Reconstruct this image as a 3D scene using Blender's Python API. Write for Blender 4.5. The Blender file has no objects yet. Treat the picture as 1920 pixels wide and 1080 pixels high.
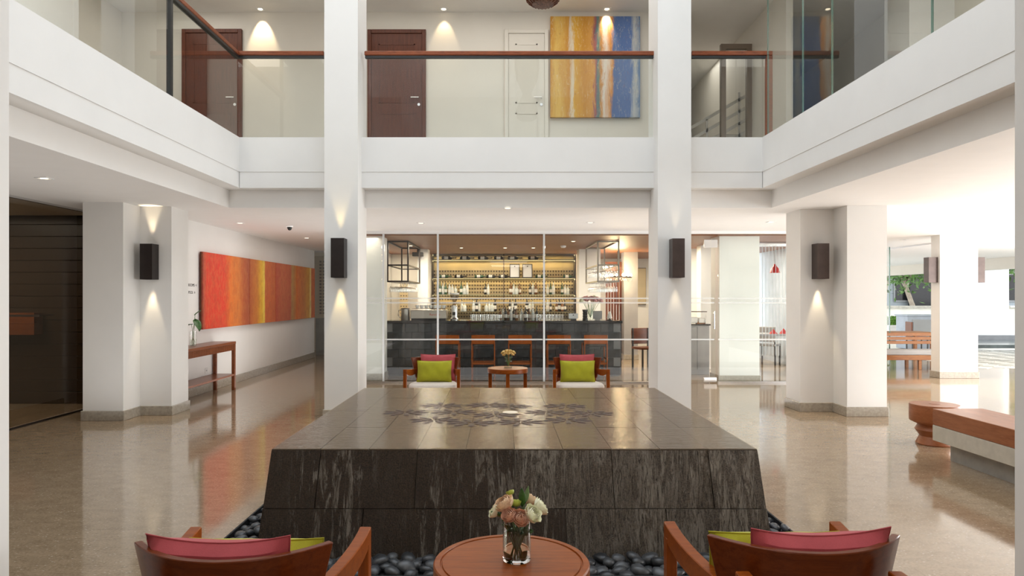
import bpy, math, random
from mathutils import Vector, Matrix, noise as mnoise
random.seed(7)
S = bpy.context.scene
COL = S.collection
PI = math.pi

# ------------------------------------------------------------------ camera
F, CX, CY, H = 1300.0, 942.0, 557.0, 1.5
cam = bpy.data.objects.new('camera', bpy.data.cameras.new('camera'))
COL.objects.link(cam)
cam.location = (0, 0, H)
cam.rotation_euler = (PI/2, 0, 0)
cam.data.sensor_width = 36
cam.data.lens = 36*F/1920
cam.data.shift_x = (960-CX)/1920
cam.data.shift_y = (CY-540)/1920
cam.data.clip_end = 300
S.camera = cam
def PX(px, D): return (px-CX)*D/F
def PZ(py, D): return H-(py-CY)*D/F

# ------------------------------------------------------------------ sky, sun, exposure
w = bpy.data.worlds.new('sky'); S.world = w; w.use_nodes = True
nt = w.node_tree; nt.nodes.clear()
wo = nt.nodes.new('ShaderNodeOutputWorld'); bg = nt.nodes.new('ShaderNodeBackground')
tc = nt.nodes.new('ShaderNodeTexCoord'); sep = nt.nodes.new('ShaderNodeSeparateXYZ'); rp = nt.nodes.new('ShaderNodeValToRGB')
nt.links.new(tc.outputs['Generated'], sep.inputs[0]); nt.links.new(sep.outputs['Z'], rp.inputs[0])
rp.color_ramp.elements[0].position = 0.0; rp.color_ramp.elements[0].color = (1.0, 1.0, 1.0, 1)
rp.color_ramp.elements[1].position = 0.7; rp.color_ramp.elements[1].color = (0.80, 0.90, 1.0, 1)
nt.links.new(rp.outputs[0], bg.inputs[0]); bg.inputs[1].default_value = 2.0
nt.links.new(bg.outputs[0], wo.inputs[0])

def light(name, kind, loc, rot, energy, color, size=None, size_y=None, spot=None, blend=0.5):
    l = bpy.data.lights.new(name, kind); l.energy = energy; l.color = color
    if kind == 'AREA':
        l.shape = 'RECTANGLE'; l.size = size; l.size_y = size_y or size
    elif size is not None and kind != 'SUN': l.shadow_soft_size = size
    if kind == 'SPOT': l.spot_size = spot; l.spot_blend = blend
    if kind == 'SUN' and size is not None: l.angle = size
    o = bpy.data.objects.new(name, l); COL.objects.link(o); o.location = loc; o.rotation_euler = rot
    o['kind'] = 'helper'
    return o
WARM = (1.0, 0.72, 0.42)
XRW = 3.33
sd = Vector((-0.9, -0.12, -0.40))
light('sun', 'SUN', (20, 20, 20), sd.to_track_quat('-Z', 'Y').to_euler(), 3.5, (1, 0.95, 0.88), math.radians(1.0))
# skylight over the atrium and its side window; added lamps stand in for terrace daylight
light('skylight', 'AREA', (0, 5.4, 8.8), (0, 0, 0), 20, (1, 0.985, 0.96), 6.2, 5.8)
light('clerestory_window', 'AREA', (XRW, 5.4, 7.7), (0, math.radians(62), 0), 50, (1, 0.99, 0.975), 2.0, 6.0)
light('terrace_opening_fill', 'AREA', (9.8, 7.5, 1.4), (0, math.radians(90), 0), 330, (0.99, 0.995, 1.0), 2.3, 9)  # unseen area lamp added in place of light through the open terrace side
light('terrace_bounce_fill', 'AREA', (11.5, 9.5, 0.15), (0, math.radians(142), 0), 560, (1, 0.995, 0.99), 2.5, 11)  # added up-facing lamp in place of bounce off the sunlit terrace
for gx_, gy_, ge_ in ((-4.7, 6.2, 36), (0, 9.7, 24), (4.7, 6.2, 32), (3.4, 13.0, 8), (-4.6, 9.9, 8)):
    light('gallery_fill', 'AREA', (gx_, gy_, 5.92), (0, 0, 0), ge_, (1, .95, .88), 1.2 if gx_ else 4.5, .9 if gx_ == 0 else 4 if gy_ < 9 else 1.0)  # unseen soft lamps added to brighten the upper gallery
for bx, by, be, bw_, bl_ in ((1.6, 10.8, 75, 8.5, 2.2), (-4.3, 5.0, 34, 1.8, 6.0), (-3.4, 11.5, 16, 1.8, 4.0), (5.6, 5.5, 40, 2.2, 6.0)):
    light('floor_bounce_fill', 'AREA', (bx, by, 0.03), (PI, 0, 0), be, (1, .99, .975), bw_, bl_)  # unseen lamps just above the floor, added to brighten the ceilings like bounce
for gx_, gy_, ge_, gs_ in ((-3.3, 13.2, 26, 4.5), (-7.2, 8.0, 70, 2.0), (0.2, 1.5, 10, 1.2), (0.2, -1.2, 20, 1.5)):
    light('hall_fill', 'AREA', (gx_, gy_, 2.64), (0, 0, 0), ge_, (1, .96, .90), 1.2, gs_)  # unseen fill lamps added under the ceiling to lift the darker areas
S.view_settings.view_transform = 'Standard'
S.view_settings.look = 'None'
S.view_settings.gamma = 1
S.view_settings.use_curve_mapping = False
S.view_settings.exposure = 0.27
cy = S.cycles
cy.use_denoising = True
cy.max_bounces = 9; cy.diffuse_bounces = 5; cy.glossy_bounces = 4; cy.transmission_bounces = 6
cy.transparent_max_bounces = 24; cy.sample_clamp_indirect = 6.0
cy.caustics_reflective = False; cy.caustics_refractive = False

# ------------------------------------------------------------------ materials
M = {}
def base(name):
    m = bpy.data.materials.new(name); m.use_nodes = True
    b = m.node_tree.nodes['Principled BSDF']; M[name] = m
    return m, m.node_tree, b
def coords(t, scale=(1, 1, 1), src='Object'):
    c = t.nodes.new('ShaderNodeTexCoord'); mp = t.nodes.new('ShaderNodeMapping')
    mp.inputs['Scale'].default_value = scale
    t.links.new(c.outputs[src], mp.inputs[0]); return mp.outputs[0]
def noi(t, v, scale, detail=3, rough=0.55, dist=0.0):
    n = t.nodes.new('ShaderNodeTexNoise'); n.inputs['Scale'].default_value = scale
    n.inputs['Detail'].default_value = detail; n.inputs['Roughness'].default_value = rough
    n.inputs['Distortion'].default_value = dist
    t.links.new(v, n.inputs['Vector']); return n.outputs['Fac']
def ramp(t, fac, stops):
    r = t.nodes.new('ShaderNodeValToRGB'); e = r.color_ramp.elements
    while len(e) > 1: e.remove(e[-1])
    for i, (p, c) in enumerate(stops):
        q = e[0] if i == 0 else e.new(p)
        q.position = p; q.color = (c[0], c[1], c[2], 1) if len(c) > 2 else (c[0],)*3+(1,)
    t.links.new(fac, r.inputs[0]); return r.outputs[0]
def mix(t, f, a, b, mode='MIX'):
    n = t.nodes.new('ShaderNodeMix'); n.data_type = 'RGBA'; n.blend_type = mode
    for s, v in ((n.inputs[0], f), (n.inputs[6], a), (n.inputs[7], b)):
        if hasattr(v, 'is_linked'): t.links.new(v, s)
        elif isinstance(v, (int, float)): s.default_value = v
        else: s.default_value = (v[0], v[1], v[2], 1)
    return n.outputs[2]
def math_(t, op, a, b=0.0):
    n = t.nodes.new('ShaderNodeMath'); n.operation = op
    for s, v in ((n.inputs[0], a), (n.inputs[1], b)):
        if hasattr(v, 'is_linked'): t.links.new(v, s)
        else: s.default_value = v
    return n.outputs[0]
def bump(t, b, h, strength, dist=0.01):
    n = t.nodes.new('ShaderNodeBump'); n.inputs['Strength'].default_value = strength; n.inputs['Distance'].default_value = dist
    t.links.new(h, n.inputs['Height'])
    if b is not None: t.links.new(n.outputs[0], b.inputs['Normal'])
    return n.outputs[0]
def pm(name, col, rough=0.5, metal=0.0, vary=0.08, vs=4.0, bmp=0.0, bs=200, coat=0.0, spec=0.5, emit=None, es=0.0, sheen=0.0):
    m, t, b = base(name)
    v = coords(t)
    n = noi(t, v, vs, 4)
    c2 = tuple(max(0, c*(1-vary*1.6)) for c in col); c1 = tuple(min(1, c*(1+vary)) for c in col)
    t.links.new(ramp(t, n, [(0.3, c2), (0.7, c1)]), b.inputs['Base Color'])
    b.inputs['Roughness'].default_value = rough; b.inputs['Metallic'].default_value = metal
    b.inputs['Coat Weight'].default_value = coat; b.inputs['Coat Roughness'].default_value = 0.1
    b.inputs['Specular IOR Level'].default_value = spec
    b.inputs['Sheen Weight'].default_value = sheen
    if bmp: bump(t, b, noi(t, v, bs, 3), bmp, 0.003)
    if emit: b.inputs['Emission Color'].default_value = (*emit, 1); b.inputs['Emission Strength'].default_value = es
    return m
def wood(name, c1, c2, scale=(1.5, 18, 18), rough=0.36, coat=0.12, sc=3.0):
    m, t, b = base(name)
    v = coords(t, scale); n = noi(t, v, sc, 6, 0.65, 0.6)
    fine = noi(t, coords(t, tuple(s*5 for s in scale)), sc, 2)
    col = ramp(t, n, [(0.25, c2), (0.55, c1), (0.8, tuple(min(1, c*1.18) for c in c1))])
    t.links.new(mix(t, 0.18, col, ramp(t, fine, [(0.35, tuple(c*0.4 for c in c2)), (0.65, c1)])), b.inputs['Base Color'])
    b.inputs['Roughness'].default_value = rough; b.inputs['Coat Weight'].default_value = coat; b.inputs['Coat Roughness'].default_value = 0.15; b.inputs['Specular IOR Level'].default_value = 0.2
    bump(t, b, fine, 0.08, 0.002)
    return m
def glass_thin(name, tint=(0.93, 0.97, 0.95), refl=1.0, rough=0.0, gain=1.5, add=0.0):
    m = bpy.data.materials.new(name); m.use_nodes = True; t = m.node_tree; t.nodes.clear(); M[name] = m
    o = t.nodes.new('ShaderNodeOutputMaterial'); tr = t.nodes.new('ShaderNodeBsdfTransparent'); g = t.nodes.new('ShaderNodeBsdfGlossy')
    mx = t.nodes.new('ShaderNodeMixShader'); fr = t.nodes.new('ShaderNodeFresnel'); fr.inputs[0].default_value = 1.45
    tr.inputs[0].default_value = (*tint, 1); g.inputs[0].default_value = (refl,)*3+(1,); g.inputs['Roughness'].default_value = rough
    geo = t.nodes.new('ShaderNodeNewGeometry')
    fac = math_(t, 'MULTIPLY', fr.outputs[0], math_(t, 'SUBTRACT', 1.0, geo.outputs['Backfacing']))
    t.links.new(math_(t, 'ADD', math_(t, 'MULTIPLY', fac, gain), add), mx.inputs[0]); t.links.new(tr.outputs[0], mx.inputs[1]); t.links.new(g.outputs[0], mx.inputs[2])
    t.links.new(mx.outputs[0], o.inputs[0]); return m
def glass_solid(name, col=(1, 1, 1), ior=1.45, rough=0.0):
    m, t, b = base(name)
    b.inputs['Base Color'].default_value = (*col, 1); b.inputs['Transmission Weight'].default_value = 1.0
    b.inputs['IOR'].default_value = ior; b.inputs['Roughness'].default_value = rough
    return m
def emis(name, col, s):
    m = bpy.data.materials.new(name); m.use_nodes = True; t = m.node_tree; t.nodes.clear(); M[name] = m
    o = t.nodes.new('ShaderNodeOutputMaterial'); e = t.nodes.new('ShaderNodeEmission')
    e.inputs[0].default_value = (*col, 1); e.inputs[1].default_value = s; t.links.new(e.outputs[0], o.inputs[0]); return m

pm('white_paint', (0.80, 0.79, 0.77), 0.55, vary=0.015, vs=2, bmp=0.03, bs=90)
pm('ceiling_paint', (0.86, 0.845, 0.825), 0.6, vary=0.01)
pm('cream_paint', (0.72, 0.68, 0.61), 0.55, vary=0.02, vs=2)
pm('warm_gray_paint', (0.60, 0.57, 0.52), 0.55, vary=0.02)
pm('skirting_stone', (0.40, 0.36, 0.30), 0.25, vary=0.12, vs=30)
pm('taupe', (0.20, 0.15, 0.11), 0.5)
pm('gray_paint', (0.33, 0.33, 0.34), 0.5)
pm('black_metal', (0.012, 0.012, 0.013), 0.35, metal=0.0, vary=0.05)
pm('bronze', (0.085, 0.062, 0.055), 0.38, metal=0.6, vary=0.12, vs=8)
pm('bronze_dark', (0.03, 0.022, 0.02), 0.4, metal=0.5, vary=0.12, vs=8)
pm('steel', (0.72, 0.72, 0.72), 0.25, metal=1.0, vary=0.02)
pm('brushed_steel', (0.45, 0.42, 0.38), 0.35, metal=1.0, vary=0.05)
pm('white_metal', (0.80, 0.80, 0.80), 0.3, vary=0.01)
pm('seal', (0.62, 0.65, 0.66), 0.3, vary=0.02)
pm('frosted', (0.70, 0.72, 0.72), 0.5, vary=0.02)
M['frosted'].node_tree.nodes['Principled BSDF'].inputs['Alpha'].default_value = 0.5
pm('black_plastic', (0.01, 0.01, 0.01), 0.3, vary=0.05)
pm('dark_stone', (0.034, 0.036, 0.041), 0.42, vary=0.5, vs=9, bmp=0.5, bs=40)
pm('counter_mortar', (0.20, 0.20, 0.21), 0.7)
pm('dark_counter', (0.02, 0.02, 0.022), 0.12, vary=0.1)
pm('cream_fabric', (0.74, 0.66, 0.58), 0.85, vary=0.03, vs=40, bmp=0.3, bs=500, sheen=0.2)
pm('black_leather', (0.015, 0.013, 0.012), 0.4, vary=0.2, bmp=0.1, bs=150)
pm('porcelain', (0.85, 0.84, 0.82), 0.15, vary=0.01)
pm('paper', (0.80, 0.82, 0.84), 0.7, vary=0.02, vs=60)
pm('silver_cloth', (0.45, 0.44, 0.43), 0.8, vary=0.05)
pm('water_stone_grout', (0.42, 0.36, 0.28), 0.6, vary=0.2, vs=30)
pm('bench_stone', (0.56, 0.52, 0.44), 0.4, vary=0.06, vs=14, bmp=0.08, bs=80)
pm('bench_plinth', (0.34, 0.33, 0.31), 0.45, vary=0.1, vs=10)
pm('cable_glass_green', (0.13, 0.22, 0.18), 0.1, vary=0.02)
pm('leaf_green', (0.035, 0.13, 0.02), 0.4, vary=0.35, vs=30, coat=0.2)
pm('leaf_pale', (0.20, 0.30, 0.13), 0.45, vary=0.25, vs=30)
pm('stem_green', (0.09, 0.20, 0.04), 0.45, vary=0.2, vs=30)
pm('foliage', (0.11, 0.22, 0.05), 0.6, vary=0.5, vs=3)
pm('hedge_green', (0.16, 0.34, 0.05), 0.6, vary=0.4, vs=8)
pm('bark', (0.42, 0.35, 0.28), 0.8, vary=0.2, vs=8, bmp=0.3, bs=30)
pm('peach_petal', (0.98, 0.66, 0.44), 0.6, vary=0.18, vs=40, sheen=0.2)
pm('coral_petal', (0.97, 0.54, 0.37), 0.6, vary=0.2, vs=40, sheen=0.2)
pm('cream_petal', (0.96, 0.94, 0.70), 0.6, vary=0.1, vs=40, sheen=0.2)
pm('lime_bud', (0.50, 0.58, 0.10), 0.5, vary=0.2, vs=40)
pm('yellow_petal', (0.85, 0.62, 0.25), 0.6, vary=0.15, vs=60)
pm('pink_petal', (0.78, 0.42, 0.42), 0.7, vary=0.25, vs=40)
pm('red_cloth', (0.5, 0.03, 0.03), 0.5)
pm('red_ink', (0.55, 0.06, 0.04), 0.5)
pm('black_ink', (0.015, 0.015, 0.015), 0.6)
pm('bottle_clear', (0.62, 0.66, 0.64), 0.08, vary=0.1, vs=20)
pm('bottle_green', (0.03, 0.09, 0.04), 0.1, vary=0.2, vs=20)
pm('bottle_amber', (0.18, 0.07, 0.015), 0.1, vary=0.2, vs=20)
pm('bottle_dark', (0.015, 0.015, 0.012), 0.12, vary=0.2)
pm('label_white', (0.75, 0.73, 0.68), 0.6)
pm('backlit_wall', (0.50, 0.39, 0.22), 0.5, vary=0.08, vs=3)
pm('wall_relief', (0.07, 0.045, 0.02), 0.5)
pm('outside_wall', (0.74, 0.72, 0.66), 0.8, vary=0.06, vs=2)
pm('outside_building', (0.36, 0.39, 0.42), 0.7, vary=0.08, vs=1)
pm('coping', (0.45, 0.42, 0.36), 0.8, vary=0.2, vs=6)
pm('pale_blue_box', (0.42, 0.48, 0.56), 0.4)
pm('pale_tile', (0.62, 0.61, 0.56), 0.5, vary=0.08, vs=5)
pm('tile_joint', (0.10, 0.10, 0.09), 0.8)
pm('pool_stone', (0.10, 0.12, 0.12), 0.15, vary=0.2)
pm('dark_floor', (0.05, 0.042, 0.035), 0.15)
pm('strand', (0.55, 0.62, 0.68), 0.3)
pm('carving', (0.050, 0.018, 0.008), 0.45, vary=0.5, vs=40, bmp=0.6, bs=60)
pm('spring_stone', (0.80, 0.72, 0.58), 0.4)
pm('pendant_weave', (0.17, 0.09, 0.06), 0.6, vary=0.5, vs=60, bmp=0.6, bs=100)
wood('teak', (0.28, 0.064, 0.006), (0.16, 0.031, 0.003), coat=0.05, rough=0.34)
wood('teak_back', (0.16, 0.033, 0.007), (0.085, 0.015, 0.004), coat=0.1, rough=0.28)
wood('teak_dark', (0.14, 0.040, 0.016), (0.07, 0.018, 0.008), rough=0.28)
wood('teak_v', (0.28, 0.064, 0.006), (0.16, 0.031, 0.003), coat=0.05, scale=(18, 18, 1.5))
wood('rail_wood', (0.27, 0.075, 0.03), (0.13, 0.035, 0.015), scale=(2, 12, 12), rough=0.3)
wood('door_wood', (0.125, 0.036, 0.017), (0.06, 0.017, 0.008), scale=(14, 14, 1.2), rough=0.35)
wood('plank_wood', (0.050, 0.030, 0.017), (0.024, 0.014, 0.008), scale=(1.2, 10, 12), rough=0.4)
wood('console_wood', (0.24, 0.072, 0.024), (0.13, 0.04, 0.02), scale=(12, 1.5, 12), rough=0.3)
wood('bench_wood', (0.35, 0.125, 0.050), (0.24, 0.075, 0.030), scale=(6, 1.0, 8), rough=0.35)
wood('orange_wood', (0.38, 0.155, 0.048), (0.24, 0.08, 0.028), scale=(1.5, 12, 12), rough=0.4)
wood('bar_ceiling_wood', (0.27, 0.11, 0.05), (0.18, 0.07, 0.033), scale=(1.0, 6, 6), rough=0.42, coat=0.0)
glass_thin('glass', (0.965, 0.985, 0.975))
glass_thin('clear_glass', (0.985, 0.99, 0.985))
glass_thin('smoked_glass', (0.62, 0.58, 0.52))
glass_thin('glassware', (0.95, 0.96, 0.96), 1.0, 0.15, 2.0, 0.2)
glass_solid('glass_real')
glass_thin('water_clear', (0.93, 0.96, 0.92))
emis('warm_bulb', (1.0, 0.75, 0.42), 45)
emis('lamp_glow', (1.0, 0.85, 0.6), 4)
emis('screen', (0.75, 0.85, 0.95), 0.8)
emis('led', (1.0, 0.78, 0.35), 1.3)

def cushion_mat(name, col, dark):
    m, t, b = base(name)
    v = coords(t)
    n = noi(t, v, 9, 4); f = noi(t, v, 700, 2)
    c = ramp(t, n, [(0.3, dark), (0.7, col)])
    t.links.new(mix(t, 0.2, c, ramp(t, f, [(0.4, tuple(x*0.5 for x in col)), (0.6, tuple(min(1, x*1.4) for x in col))])), b.inputs['Base Color'])
    b.inputs['Roughness'].default_value = 0.85; b.inputs['Sheen Weight'].default_value = 0.12
    bump(t, b, f, 0.25, 0.002)
cushion_mat('pink_fabric', (0.46, 0.068, 0.080), (0.36, 0.048, 0.056))
cushion_mat('lime_fabric', (0.40, 0.385, 0.008), (0.32, 0.305, 0.007))

# polished floor
m, t, b = base('floor_stone')
v = coords(t)
big = noi(t, v, 0.9, 3); med = noi(t, coords(t, (1, 1.6, 1)), 7, 5, 0.65, 0.5); fine = noi(t, v, 60, 3, 0.7)
c = ramp(t, big, [(0.3, (0.28, 0.190, 0.105)), (0.7, (0.36, 0.258, 0.158))])
c = mix(t, 0.45, c, ramp(t, med, [(0.3, (0.17, 0.112, 0.060)), (0.62, (0.43, 0.325, 0.21))]))
c = mix(t, 0.35, c, ramp(t, fine, [(0.35, (0.16, 0.11, 0.07)), (0.6, (0.42, 0.33, 0.24))]))
vo = t.nodes.new('ShaderNodeTexVoronoi'); vo.inputs['Scale'].default_value = 22; t.links.new(coords(t, (1, 1.9, 1)), vo.inputs['Vector'])
sp = ramp(t, vo.outputs['Distance'], [(0.0, (1,)), (0.10, (1,)), (0.16, (0,))])
c = mix(t, math_(t, 'MULTIPLY', sp, 0.55), c, (0.74, 0.68, 0.58))
t.links.new(c, b.inputs['Base Color'])
t.links.new(ramp(t, med, [(0.3, (0.06,)), (0.8, (0.12,))]), b.inputs['Roughness'])
b.inputs['Specular IOR Level'].default_value = 0.75
bump(t, b, noi(t, v, 5, 2), 0.02, 0.01)

# plinth stone (side slabs) and wet top tiles
def stone(name, c_dark, c_mid, c_light, streak, rough=0.55, dens=0.0, dkm=.55):
    m, t, b = base(name)
    v = coords(t)
    n1 = noi(t, v, 3.0, 6, 0.65, 0.4)
    st = noi(t, coords(t, (9, 9, 0.55)), 2.2, 6, 0.72, 0.9)
    st2 = noi(t, coords(t, (34, 34, 1.6)), 2.0, 5, 0.75, 1.6)
    zone = noi(t, coords(t, (1.4, 1.4, 0.4)), 1.7, 2)
    fine = noi(t, v, 130, 3, 0.8)
    c = ramp(t, n1, [(0.3, c_dark), (0.7, c_mid)])
    c = mix(t, 0.6, c, ramp(t, fine, [(0.38, tuple(x*0.3 for x in c_dark)), (0.66, tuple(x*1.7 for x in c_mid))]))
    z = math_(t, 'MULTIPLY', ramp(t, st, [(0.51-dens, (0,)), (0.58-dens, (1,))]), ramp(t, zone, [(0.44-dens*1.5, (0.06,)), (0.56-dens, (1,))]))
    z = math_(t, 'MULTIPLY', z, ramp(t, st2, [(0.38, (0,)), (0.58, (1,))]))
    c = mix(t, math_(t, 'MULTIPLY', z, streak), c, c_light)
    dk = ramp(t, st2, [(0.30+dens, (1,)), (0.42+dens, (0,))])
    c = mix(t, math_(t, 'MULTIPLY', dk, dkm), c, tuple(x*0.25 for x in c_dark))
    t.links.new(c, b.inputs['Base Color'])
    b.inputs['Roughness'].default_value = rough
    hh = math_(t, 'ADD', math_(t, 'MULTIPLY', st2, 0.9), math_(t, 'ADD', math_(t, 'MULTIPLY', n1, 1.2), math_(t, 'MULTIPLY', fine, 0.35)))
    bump(t, b, hh, 1.0, 0.03)
    return m
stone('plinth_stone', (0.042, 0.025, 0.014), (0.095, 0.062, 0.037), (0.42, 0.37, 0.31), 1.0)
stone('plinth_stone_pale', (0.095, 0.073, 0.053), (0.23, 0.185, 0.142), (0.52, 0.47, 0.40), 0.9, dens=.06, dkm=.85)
m, t, b = base('wet_tile')
v = coords(t); n = noi(t, v, 2.2, 5, 0.6, 0.5); fine = noi(t, v, 90, 3, 0.7)
c = ramp(t, n, [(0.3, (0.045, 0.028, 0.015)), (0.7, (0.100, 0.067, 0.039))])
c = mix(t, 0.4, c, ramp(t, fine, [(0.35, (0.018, 0.012, 0.007)), (0.65, (0.12, 0.085, 0.055))]))
t.links.new(c, b.inputs['Base Color']); b.inputs['Roughness'].default_value = 0.4
# rippling water sheet
m = bpy.data.materials.new('water_sheet'); m.use_nodes = True; t = m.node_tree; t.nodes.clear(); M['water_sheet'] = m
o = t.nodes.new('ShaderNodeOutputMaterial'); tr = t.nodes.new('ShaderNodeBsdfTransparent'); g = t.nodes.new('ShaderNodeBsdfGlossy')
mx = t.nodes.new('ShaderNodeMixShader'); fr = t.nodes.new('ShaderNodeFresnel'); fr.inputs[0].default_value = 1.36; geo = t.nodes.new('ShaderNodeNewGeometry')
g.inputs['Roughness'].default_value = 0.03; tr.inputs[0].default_value = (0.97, 0.93, 0.88, 1)
v1 = coords(t, (0.55, 2.2, 1)); r1 = noi(t, v1, 13, 2, 0.5, 1.2); r2 = noi(t, coords(t, (0.6, 2.4, 1)), 38, 2, 0.5)
hh = math_(t, 'ADD', r1, math_(t, 'MULTIPLY', r2, 0.5))
bn = bump(t, None, hh, 1.0, 0.0034)
t.links.new(bn, g.inputs['Normal']); t.links.new(bn, fr.inputs['Normal'])
t.links.new(math_(t, 'MULTIPLY', math_(t, 'MULTIPLY', fr.outputs[0], .74), math_(t, 'SUBTRACT', 1.0, geo.outputs['Backfacing'])), mx.inputs[0]); t.links.new(tr.outputs[0], mx.inputs[1]); t.links.new(g.outputs[0], mx.inputs[2]); t.links.new(mx.outputs[0], o.inputs[0])
# pebbles
m, t, b = base('pebble_black')
v = coords(t); oi = t.nodes.new('ShaderNodeObjectInfo')
n = noi(t, v, 30, 4, 0.7, 0.6)
c = mix(t, oi.outputs['Random'], (0.018, 0.019, 0.022), (0.085, 0.090, 0.098))
c = mix(t, ramp(t, n, [(0.60, (0,)), (0.70, (0.35,))]), c, (0.25, 0.26, 0.27))
t.links.new(c, b.inputs['Base Color']); b.inputs['Roughness'].default_value = 0.33
pm('trench', (0.012, 0.012, 0.013), 0.8)

def painting_mat(name, stops, axis, length, z_h, dist=0.25, fine_s=22, vert=True, x2=None):
    """paint laid in vertical bands: ramp across the canvas, broken by brush noise"""
    m, t, b = base(name)
    c = t.nodes.new('ShaderNodeTexCoord'); s = t.nodes.new('ShaderNodeSeparateXYZ'); t.links.new(c.outputs['Object'], s.inputs[0])
    u = math_(t, 'DIVIDE', s.outputs[axis], length)
    sc = (1, 1, 1)
    n = noi(t, coords(t, (3.0, 3.0, 0.9)), 2.0, 5, 0.7, 0.6)
    u = math_(t, 'ADD', u, math_(t, 'MULTIPLY', math_(t, 'SUBTRACT', n, 0.5), dist))
    col = ramp(t, u, stops)
    f = noi(t, coords(t, (1.0, 1.0, 0.35)), fine_s, 6, 0.8, 0.5)
    f2 = noi(t, coords(t), 6, 4, 0.7)
    col = mix(t, math_(t, 'MULTIPLY', ramp(t, f, [(0.45, (0,)), (0.75, (1,))]), 0.45), col, (0.62, 0.35, 0.10) if x2 is None else x2)
    col = mix(t, math_(t, 'MULTIPLY', ramp(t, f2, [(0.35, (1,)), (0.55, (0,))]), 0.30), col, (0.30, 0.05, 0.02))
    t.links.new(col, b.inputs['Base Color']); b.inputs['Roughness'].default_value = 0.65
    bump(t, b, f, 0.5, 0.004)
RED = (0.66, 0.035, 0.015); ORG = (0.68, 0.16, 0.02); DKO = (0.42, 0.085, 0.025); YEL = (0.80, 0.48, 0.03)
painting_mat('paint_1', [(0.0, (0.36, 0.05, 0.03)), (0.06, RED), (0.42, RED), (0.55, ORG), (0.72, (0.60, 0.17, 0.03)), (0.84, DKO), (1, (0.33, 0.06, 0.03))], 1, 2.0, 1.2, 0.14)
painting_mat('paint_2', [(0.0, DKO), (0.25, (0.60, 0.20, 0.03)), (0.44, YEL), (0.53, (0.86, 0.66, 0.10)), (0.57, (0.58, 0.13, 0.03)), (1, (0.50, 0.10, 0.03))], 1, 1.45, 1.2, 0.10)
painting_mat('paint_3', [(0.0, (0.45, 0.06, 0.03)), (0.3, (0.50, 0.12, 0.05)), (0.66, (0.48, 0.09, 0.04)), (0.76, (0.42, 0.26, 0.08)), (0.9, (0.55, 0.20, 0.03)), (1, ORG)], 1, 1.45, 1.2, 0.12)
painting_mat('paint_4', [(0.0, ORG), (0.35, (0.62, 0.20, 0.03)), (0.66, (0.72, 0.36, 0.03)), (0.74, (0.90, 0.80, 0.30)), (0.79, (0.66, 0.16, 0.03)), (1, (0.60, 0.11, 0.02))], 1, 1.49, 1.2, 0.06)
# upstairs abstract
m, t, b = base('paint_abstract')
c = t.nodes.new('ShaderNodeTexCoord'); s = t.nodes.new('ShaderNodeSeparateXYZ'); t.links.new(c.outputs['Object'], s.inputs[0])
u = math_(t, 'ADD', math_(t, 'DIVIDE', s.outputs[0], 1.396), 0.5)
n = noi(t, coords(t, (4, 4, 0.7)), 2.4, 6, 0.75, 0.8)
u2 = math_(t, 'ADD', u, math_(t, 'MULTIPLY', math_(t, 'SUBTRACT', n, 0.5), 0.20))
A_, B_, C_ = (0.66, 0.36, 0.03), (0.55, 0.25, 0.02), (0.70, 0.45, 0.10)
col = ramp(t, u2, [(0, B_), (0.08, C_), (0.20, B_), (0.245, (0.70, 0.62, 0.48)), (0.27, A_), (0.38, B_), (0.465, (0.62, 0.30, 0.05)), (0.50, (0.30, 0.08, 0.10)),
    (0.53, (0.07, 0.20, 0.20)), (0.57, (0.55, 0.25, 0.05)), (0.61, (0.72, 0.68, 0.62)), (0.67, (0.62, 0.26, 0.04)), (0.70, (0.07, 0.14, 0.33)), (0.88, (0.09, 0.17, 0.40)), (0.93, (0.50, 0.52, 0.52)), (1.0, (0.10, 0.20, 0.38))])
f = noi(t, coords(t, (1.6, 1.6, 0.5)), 14, 6, 0.85, 1.2)
col = mix(t, math_(t, 'MULTIPLY', ramp(t, f, [(0.56, (0,)), (0.62, (1,))]), 0.45), col, (0.70, 0.62, 0.42))
col = mix(t, math_(t, 'MULTIPLY', ramp(t, f, [(0.36, (1,)), (0.42, (0,))]), 0.5), col, (0.30, 0.12, 0.06))
t.links.new(col, b.inputs['Base Color']); b.inputs['Roughness'].default_value = 0.6; bump(t, b, f, 0.7, 0.006)

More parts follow.
